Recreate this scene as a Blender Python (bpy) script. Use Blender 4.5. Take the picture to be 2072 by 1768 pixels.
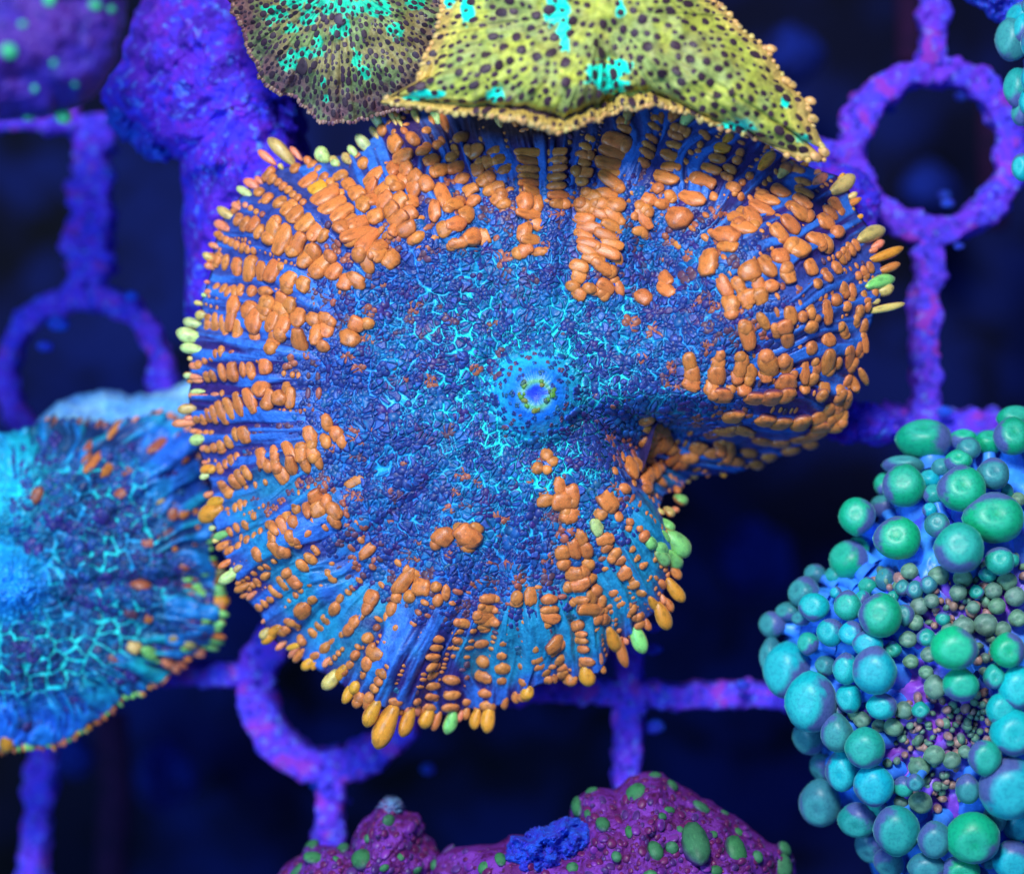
import bpy, math, random
import numpy as np
rng = np.random.default_rng(7); random.seed(7)
for o in list(bpy.data.objects): bpy.data.objects.remove(o)
S = bpy.context.scene
COL = S.collection
S.unit_settings.scale_length = 0.005      # one unit is 5 mm

# ---------------------------------------------------------------- camera, world, lamps
H = 40.0
cd = bpy.data.cameras.new('camera'); cam = bpy.data.objects.new('camera', cd); COL.objects.link(cam)
cam.location = (0, 0, H)
cd.sensor_width = 360; cd.lens = 360*H/20.72
cd.clip_start = 1; cd.clip_end = 500
cd.dof.use_dof = True; cd.dof.focus_distance = H-0.1; cd.dof.aperture_fstop = cd.lens*0.001/1.35
S.camera = cam
w = bpy.data.worlds.new("World"); S.world = w; w.use_nodes = True
bg = w.node_tree.nodes['Background']; bg.inputs[0].default_value = (0.16, 0.36, 1.0, 1); bg.inputs[1].default_value = 0.32
def area(name, loc, size, col, power, target=(0, 0, 0)):
    l = bpy.data.lights.new(name, 'AREA'); l.shape = 'SQUARE'; l.size = size; l.color = col; l.energy = power
    o = bpy.data.objects.new(name, l); COL.objects.link(o); o.location = loc
    import mathutils
    o.rotation_euler = (mathutils.Vector(target)-mathutils.Vector(loc)).to_track_quat('-Z', 'Y').to_euler()
    return o
area('aquarium_lamp', (-5, 22, 38), 9, (0.86, 0.95, 1.0), 31000)
area('blue_aquarium_lamp', (-22, -4, 34), 10, (0.25, 0.60, 1.0), 13000)
S.view_settings.view_transform = 'Standard'; S.view_settings.look = 'None'
S.view_settings.exposure = 0; S.view_settings.gamma = 1

# ---------------------------------------------------------------- helpers
CX, CY = 1036.0, 884.0
def W(px, py, z):
    """point at height z seen over the rack plan position px,py"""
    k = (H-z)/H/100
    return np.stack(np.broadcast_arrays((px-CX)*k, -(py-CY)*k, z), -1)
def sstep(x, a, b):
    t = np.clip((x-a)/(b-a), 0, 1); return t*t*(3-2*t)
def hash3(i, j, k, seed):
    h = (i*374761393 + j*668265263 + k*2147483647 % 1274126177 + seed*974634777) & 0xffffffff
    h = ((h ^ (h >> 13))*1274126177) & 0xffffffff
    h = ((h ^ (h >> 16))*2246822519) & 0xffffffff
    return ((h ^ (h >> 15)) & 0xffff)/65535.0
def vnoise(x, y, z=0, seed=0):
    x, y, z = np.broadcast_arrays(np.asarray(x, float), np.asarray(y, float), np.asarray(z, float))
    i, j, k = np.floor(x).astype(np.int64), np.floor(y).astype(np.int64), np.floor(z).astype(np.int64)
    f, g, h = x-i, y-j, z-k
    f, g, h = f*f*(3-2*f), g*g*(3-2*g), h*h*(3-2*h)
    r = 0
    for a in (0, 1):
        for b in (0, 1):
            for c in (0, 1):
                r = r + hash3(i+a, j+b, (k+c)*7919, seed)*(f if a else 1-f)*(g if b else 1-g)*(h if c else 1-h)
    return r*2-1
def fbm(x, y, z=0, seed=0, o=4):
    r = 0; a = 0.5
    for q in range(o):
        r = r + a*vnoise(x*2**q, y*2**q, np.asarray(z)*2**q, seed+q); a *= .5
    return r
def lin(r, g, b):
    f = lambda c: (c/255/12.92 if c/255 <= .04045 else ((c/255+.055)/1.055)**2.4)
    return np.array([f(r), f(g), f(b)])
def mk(name, v, faces, mat, parent=None, col=None, smooth=True, link=True):
    me = bpy.data.meshes.new(name)
    v = np.asarray(v, np.float32).reshape(-1, 3)
    if isinstance(faces, np.ndarray): faces = [faces]
    me.vertices.add(len(v)); me.vertices.foreach_set('co', v.ravel())
    nl = sum(f.size for f in faces); npo = sum(len(f) for f in faces)
    me.loops.add(nl); me.polygons.add(npo)
    me.loops.foreach_set('vertex_index', np.concatenate([f.ravel() for f in faces]).astype(np.int32))
    tot = np.concatenate([np.full(len(f), f.shape[1]) for f in faces]); st = np.concatenate([[0], np.cumsum(tot)[:-1]])
    me.polygons.foreach_set('loop_start', st.astype(np.int32)); me.polygons.foreach_set('loop_total', tot.astype(np.int32))
    me.polygons.foreach_set('use_smooth', np.full(npo, smooth))
    if col is not None:
        a = me.color_attributes.new('pigment', 'FLOAT_COLOR', 'POINT')
        c = np.ones((len(v), 4), np.float32); c[:, :3] = col; a.data.foreach_set('color', c.ravel())
    me.update(calc_edges=True); me.validate()
    if mat: me.materials.append(mat)
    if not link: return me
    return put(name, me, parent)
def put(name, me, parent=None, mw=None, color=None):
    o = bpy.data.objects.new(name, me); COL.objects.link(o)
    if parent: o.parent = parent
    if mw is not None: o.matrix_basis = mw
    if color is not None: o.color = (*color[:3], 1)
    return o
def tag(o, label=None, cat=None, group=None, kind=None):
    if label: o['label'] = label
    if cat: o['category'] = cat
    if group: o['group'] = group
    if kind: o['kind'] = kind
    return o
def thing(name, loc, label, cat, group=None):
    o = bpy.data.objects.new(name, None); COL.objects.link(o); o.location = loc; o.empty_display_size = .3
    return tag(o, label, cat, group)
import mathutils
def local(o, v): return np.asarray(v)-np.array(o.location)
def M4(P, ex, ey, ez):
    m = mathutils.Matrix.Identity(4)
    for i in range(3):
        m[i][0], m[i][1], m[i][2], m[i][3] = float(ex[i]), float(ey[i]), float(ez[i]), float(P[i])
    return m
import bmesh
def ico(sub):
    bm = bmesh.new(); bmesh.ops.create_icosphere(bm, subdivisions=sub, radius=1)
    v = np.array([p.co[:] for p in bm.verts]); f = np.array([[q.index for q in t.verts] for t in bm.faces]); bm.free()
    return v, f
ICO1, ICO2, ICO3 = ico(1), ico(2), ico(3)

# ---------------------------------------------------------------- materials
def nodes(name):
    m = bpy.data.materials.new(name); m.use_nodes = True
    return m, m.node_tree.nodes, m.node_tree.links, m.node_tree.nodes['Principled BSDF']
def mixc(N, L, a, b, fac, mode='MIX'):
    n = N.new('ShaderNodeMix'); n.data_type = 'RGBA'; n.blend_type = mode
    for s, x in ((6, a), (7, b), (0, fac)):
        if isinstance(x, (int, float)): n.inputs[s].default_value = x
        elif isinstance(x, (tuple, np.ndarray, list)): n.inputs[s].default_value = (*x[:3], 1)
        else: L.new(x, n.inputs[s])
    return n.outputs[2]
def ramp(N, L, x, a, b):
    n = N.new('ShaderNodeMapRange'); n.interpolation_type = 'SMOOTHSTEP'
    L.new(x, n.inputs[0]); n.inputs[1].default_value = a; n.inputs[2].default_value = b
    return n.outputs[0]
def noise(N, L, scale, detail=3, rough=.55, coord='Object', dist=0):
    tc = N.new('ShaderNodeTexCoord'); n = N.new('ShaderNodeTexNoise')
    L.new(tc.outputs[coord], n.inputs['Vector']); n.inputs['Scale'].default_value = scale
    n.inputs['Detail'].default_value = detail; n.inputs['Roughness'].default_value = rough; n.inputs['Distortion'].default_value = dist
    return n.outputs['Fac']
def voro(N, L, scale, feature='F1', coord='Object'):
    tc = N.new('ShaderNodeTexCoord'); n = N.new('ShaderNodeTexVoronoi'); n.feature = feature
    L.new(tc.outputs[coord], n.inputs['Vector']); n.inputs['Scale'].default_value = scale
    return n
def bump(N, L, B, h, strength, dist):
    b = N.new('ShaderNodeBump'); b.inputs['Strength'].default_value = strength; b.inputs['Distance'].default_value = dist
    L.new(h, b.inputs['Height']); L.new(b.outputs[0], B.inputs['Normal'])
def base(B, rough=.5, spec=.3, sss=0, rad=(1, .5, .35), sheen=0, sheencol=(.3, .8, 1)):
    B.inputs['Roughness'].default_value = rough; B.inputs['Specular IOR Level'].default_value = spec
    if sss:
        B.inputs['Subsurface Weight'].default_value = sss; B.inputs['Subsurface Radius'].default_value = rad; B.inputs['Subsurface Scale'].default_value = .07
    if sheen:
        B.inputs['Sheen Weight'].default_value = sheen; B.inputs['Sheen Tint'].default_value = (*sheencol, 1); B.inputs['Sheen Roughness'].default_value = .35
def mat_pigment(name, rough=.5, spec=.3, grain=14, amt=.35, bstr=.35, bdist=.04, sheen=0, sheencol=(.3, .8, 1), obj=False, dark=None, sss=0):
    m, N, L, B = nodes(name)
    if obj:
        oi = N.new('ShaderNodeObjectInfo'); c = oi.outputs['Color']
        tc = N.new('ShaderNodeTexCoord'); sp = N.new('ShaderNodeSeparateXYZ'); L.new(tc.outputs['Object'], sp.inputs[0])
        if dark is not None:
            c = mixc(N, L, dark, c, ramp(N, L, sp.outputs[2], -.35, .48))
        nz = noise(N, L, 1.7, 3)
        nz2 = noise(N, L, 9, 2)
    else:
        a = N.new('ShaderNodeAttribute'); a.attribute_name = 'pigment'; c = a.outputs['Color']
        nz = noise(N, L, grain*.35, 3); nz2 = noise(N, L, grain, 3)
    c = mixc(N, L, c, mixc(N, L, c, (.55, .55, .62), 1.0, 'MULTIPLY'), ramp(N, L, nz, .4, .7))
    c = mixc(N, L, c, mixc(N, L, c, (1.35, 1.3, 1.2), 1.0, 'MULTIPLY'), ramp(N, L, nz2, .5, .72))
    L.new(c, B.inputs['Base Color'])
    bump(N, L, B, nz2, bstr, bdist)
    base(B, rough, spec, sss, sheen=sheen, sheencol=sheencol)
    return m
DARKB = lin(52, 32, 100)
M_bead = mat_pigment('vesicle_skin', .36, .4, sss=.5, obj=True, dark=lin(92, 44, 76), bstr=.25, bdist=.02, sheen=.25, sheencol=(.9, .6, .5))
M_beadS = mat_pigment('vesicle_skin_joined', .42, .35, grain=22, bstr=.3, bdist=.015, sheen=.2, sheencol=(.3, .6, 1))
M_disc = mat_pigment('coral_disc_skin', .4, .4, grain=16, bstr=.5, bdist=.04)
M_yel = mat_pigment('yellow_disc_skin', .5, .3, grain=18, bstr=.5, bdist=.04)
M_spot = mat_pigment('pigment_pit_skin', .5, .25, obj=True, bstr=.2, bdist=.02)
M_bump = mat_pigment('green_bump_skin', .5, .25, obj=True, bstr=.3, bdist=.02, dark=lin(84, 44, 110))
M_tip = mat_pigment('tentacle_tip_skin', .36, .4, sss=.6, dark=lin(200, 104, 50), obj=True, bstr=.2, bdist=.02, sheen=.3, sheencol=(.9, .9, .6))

def mat_rock(name, cols, sc=2.0, rough=.75, fl=None, flsc=9, bs=.7):
    m, N, L, B = nodes(name)
    a = noise(N, L, sc, 4, .6); b = noise(N, L, sc*2.7, 4, .6, dist=.6)
    v = voro(N, L, sc*1.1); v.inputs['Randomness'].default_value = 1
    c = mixc(N, L, cols[0], cols[1], ramp(N, L, a, .42, .58))
    c = mixc(N, L, c, cols[2], ramp(N, L, b, .52, .66))
    if len(cols) > 3: c = mixc(N, L, c, cols[3], ramp(N, L, noise(N, L, sc*.8, 2), .56, .62))
    if fl is not None:
        n3 = noise(N, L, flsc, 5, .7, dist=.4); c = mixc(N, L, c, fl, ramp(N, L, n3, .54, .68))
    L.new(c, B.inputs['Base Color'])
    h = noise(N, L, sc*5, 6, .7); bump(N, L, B, h, bs, .09); base(B, rough, .25)
    return m
M_rack = mat_rock('coralline_crusted_plastic', [lin(96, 72, 250), lin(128, 62, 240), lin(40, 30, 170), lin(160, 60, 210)], 2.2, .6, lin(120, 150, 255), 5, 1)
M_rock = mat_rock('purple_rock', [lin(96, 40, 205), lin(70, 52, 232), lin(120, 40, 205), lin(70, 34, 180)], 1.4, .8, lin(96, 140, 255), 3.2, 1)
M_rockblue = mat_rock('pale_blue_rock', [lin(120, 195, 250), lin(170, 225, 252), lin(50, 120, 245)], 1.1, .7, lin(150, 215, 255), 3)
M_rubble = mat_rock('blue_rubble', [lin(60, 60, 215), lin(40, 90, 230), lin(70, 40, 180)], 3, .8, lin(80, 130, 250), 9, 1)
M_maroon = mat_rock('maroon_coral_skin', [lin(102, 28, 104), lin(126, 50, 158), lin(74, 14, 62)], 2.6, .5, None, 9, .6)
M_violet = mat_rock('violet_coral_skin', [lin(46, 26, 130), lin(62, 26, 116), lin(32, 18, 100)], 1.0, .6, None, 9, .4)
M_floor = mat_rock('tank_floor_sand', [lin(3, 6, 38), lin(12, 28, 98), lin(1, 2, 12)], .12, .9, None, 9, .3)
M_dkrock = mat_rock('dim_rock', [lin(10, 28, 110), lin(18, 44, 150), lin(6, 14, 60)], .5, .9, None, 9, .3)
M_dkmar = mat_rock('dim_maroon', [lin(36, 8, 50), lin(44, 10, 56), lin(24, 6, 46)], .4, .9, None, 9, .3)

# ---------------------------------------------------------------- surfaces
class Surf:
    def __init__(s, c, outline, zf, scallop=0, seed=1):
        s.c = c; s.zf = zf
        p = np.array(outline, float)-np.array(c)
        th = np.arctan2(p[:, 1], p[:, 0]); r = np.hypot(p[:, 0], p[:, 1]); o = np.argsort(th)
        th, r = th[o], r[o]
        s.th = np.concatenate([th-2*np.pi, th, th+2*np.pi]); s.r = np.concatenate([r, r, r]); s.sc = scallop; s.seed = seed
    def R(s, th):
        r = np.interp(th, s.th, s.r)
        return r+s.sc*(vnoise(np.cos(th)*14, np.sin(th)*14, 0, s.seed)+.6*vnoise(np.cos(th)*34, np.sin(th)*34, 0, s.seed+1))
    def tt(s, x, y):
        dx, dy = x-s.c[0], y-s.c[1]; th = np.arctan2(dy, dx)
        return th, np.hypot(dx, dy)/s.R(th)
    def z(s, x, y):
        th, t = s.tt(x, y); return s.zf(x, y, th, t)
    def pos(s, x, y): return W(x, y, s.z(x, y))
    def grid(s, nr, nt, under=.35, pw=.8):
        th = np.linspace(-np.pi, np.pi, nt, endpoint=False)
        t = np.concatenate([np.linspace(0.0004, 1, nr)**pw])
        T, TH = np.meshgrid(t, th, indexing='ij')
        x = s.c[0]+T*s.R(TH)*np.cos(TH); y = s.c[1]+T*s.R(TH)*np.sin(TH)
        z = s.zf(x, y, TH, T)
        P = W(x, y, z)
        # rolled rim and underside going back in
        ex = []
        for (tt_, dz) in ((1.006, -.04), (1.0, -.1), (.96, -.16), (.8, -.35), (.5, -.9), (.2, -1.6)):
            xx = s.c[0]+tt_*s.R(th)*np.cos(th); yy = s.c[1]+tt_*s.R(th)*np.sin(th)
            zz = s.zf(xx, yy, th, np.full(nt, min(tt_, 1.0)))+dz*under/.35
            ex.append(W(xx, yy, zz))
        P = np.concatenate([P.reshape(-1, 3)]+ex)
        n = nr+len(ex)
        i, j = np.meshgrid(np.arange(n-1), np.arange(nt), indexing='ij')
        a = i*nt+j; b = i*nt+(j+1) % nt
        F = np.stack([a, a+nt, b+nt, b], -1).reshape(-1, 4)
        xx = np.concatenate([x.ravel()]+[x[-1]]*len(ex)); yy = np.concatenate([y.ravel()]+[y[-1]]*len(ex))
        tq = np.concatenate([T.ravel()]+[np.full(nt, 1.1)]*len(ex)); hq = np.concatenate([TH.ravel()]+[th]*len(ex))
        return P, F[:, ::-1], xx, yy, tq, hq
    def frame(s, x, y, d=None):
        e = 3.0
        P = s.pos(x, y); Px = s.pos(x+e, y)-P; Py = s.pos(x, y+e)-P
        n = -np.cross(Px, Py); n /= np.linalg.norm(n)+1e-9
        if n[2] < 0: n = -n
        if d is None: d = np.array([x-s.c[0], y-s.c[1]])
        er = Px*d[0]+Py*d[1]; er -= n*er.dot(n); er /= np.linalg.norm(er)+1e-9
        et = np.cross(er, n)
        return P, et, er, n

# bead (vesicle) shapes: x tangential, y radial, z up; unit half-size
def bead_shapes(n=12):
    out = []
    v0, f0 = ICO3
    for i in range(n):
        v = v0.copy(); r = np.random.default_rng(i)
        lob = [0, 0, 2, 3, 2, 3, 4][i % 7]
        ph = r.uniform(0, 6.28)
        x = v[:, 0].copy()
        if lob:
            k = 1+.13*np.cos(x*np.pi*lob*.9+ph); v[:, 1] *= k; v[:, 2] *= (1+.08*np.cos(x*np.pi*lob*.9+ph))
            v[:, 1] += .16*np.sin(x*2.2+ph)
        d = 1+.18*fbm(v0[:, 0]*1.5+i*7, v0[:, 1]*1.5, v0[:, 2]*1.5, i, 3)
        v *= d[:, None]
        v[:, 1] += r.uniform(-.25, .25)*x*x
        # blunt, pill like ends
        v = np.sign(v)*np.abs(v)**np.array([.72, .8, .9]); v *= .97
        # boxier outline
        
        out.append(v)
    return out
BV = bead_shapes()
BM = [mk('vesicle', v, ICO3[1], M_bead, link=False) for v in BV]
BMs = [mk('pit', v, ICO2[1], M_spot, link=False) for v in [ICO2[0]*(1+.14*fbm(ICO2[0][:, 0]*1.3+i*5, ICO2[0][:, 1]*1.3, ICO2[0][:, 2], i, 2))[:, None] for i in range(6)]]
def cap_shape(i):
    v, f = ICO3; v = v.copy(); y = v[:, 1]
    k = .82+.2*sstep(y, -.6, .7); v[:, 0] *= k; v[:, 2] *= k
    v[:, 0] += .12*np.sin(y*1.6+i); v *= (1+.08*fbm(v[:, 0]*1.5+i*3, v[:, 1]*1.5, v[:, 2]*1.5, i, 2))[:, None]
    return v
TM = [mk('edge_tentacle', cap_shape(i), ICO3[1], M_tip, link=False) for i in range(6)]

ORANGE = lin(206, 118, 58)
PAL = {'o': ORANGE, 'd': lin(50, 44, 118), 'b': lin(100, 62, 80), 'y': lin(220, 146, 44), 'p': lin(188, 200, 128), 'g': lin(132, 196, 108),
       'k': lin(228, 132, 92), 'r': lin(160, 84, 62), 't': lin(34, 90, 120), 'w': lin(206, 172, 100)}
def colour(code, n=1):
    c = PAL[code]; r = rng.uniform(-1, 1, 2)
    return np.clip(c*(1+.13*r[0])*np.array([1, 1+.10*r[1], 1-.05*r[1]]), 0, 1)

TILE = {'A': (600, 300, 1300/2072), 'B': (1800, 300, 1550/2072), 'C': (600, 1300, 1300/2072), 'D': (1500, 1500, 1200/1697),
        'G': (600, 2100, 1400/2072), 'E': (2700, 1400, 1050/1032), 'M': (900, 2700, 2100/2072), 'F': (2800, 0, 950/988), 'V': (0, 0, 3750/2072)}
KS = 2072/3750
def parse(tile, txt):
    """rows separated by newlines, beads by ';' : x,y,tangential size[,radial size][,colour code]"""
    ox, oy, s = TILE[tile]; rows = []
    for line in txt.strip().splitlines():
        row = []
        for it in line.split(';'):
            q = [a.strip() for a in it.split(',') if a.strip()]
            if not q: continue
            code = 'o'
            if q[-1].isalpha(): code = q.pop()
            n = [float(a) for a in q]
            wt = n[2]; hr = n[3] if len(n) > 3 else None
            row.append([(ox+n[0]*s)*KS, (oy+n[1]*s)*KS, wt*s*KS, hr*s*KS if hr else None, code])
        rows.append(row)
    return rows
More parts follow.
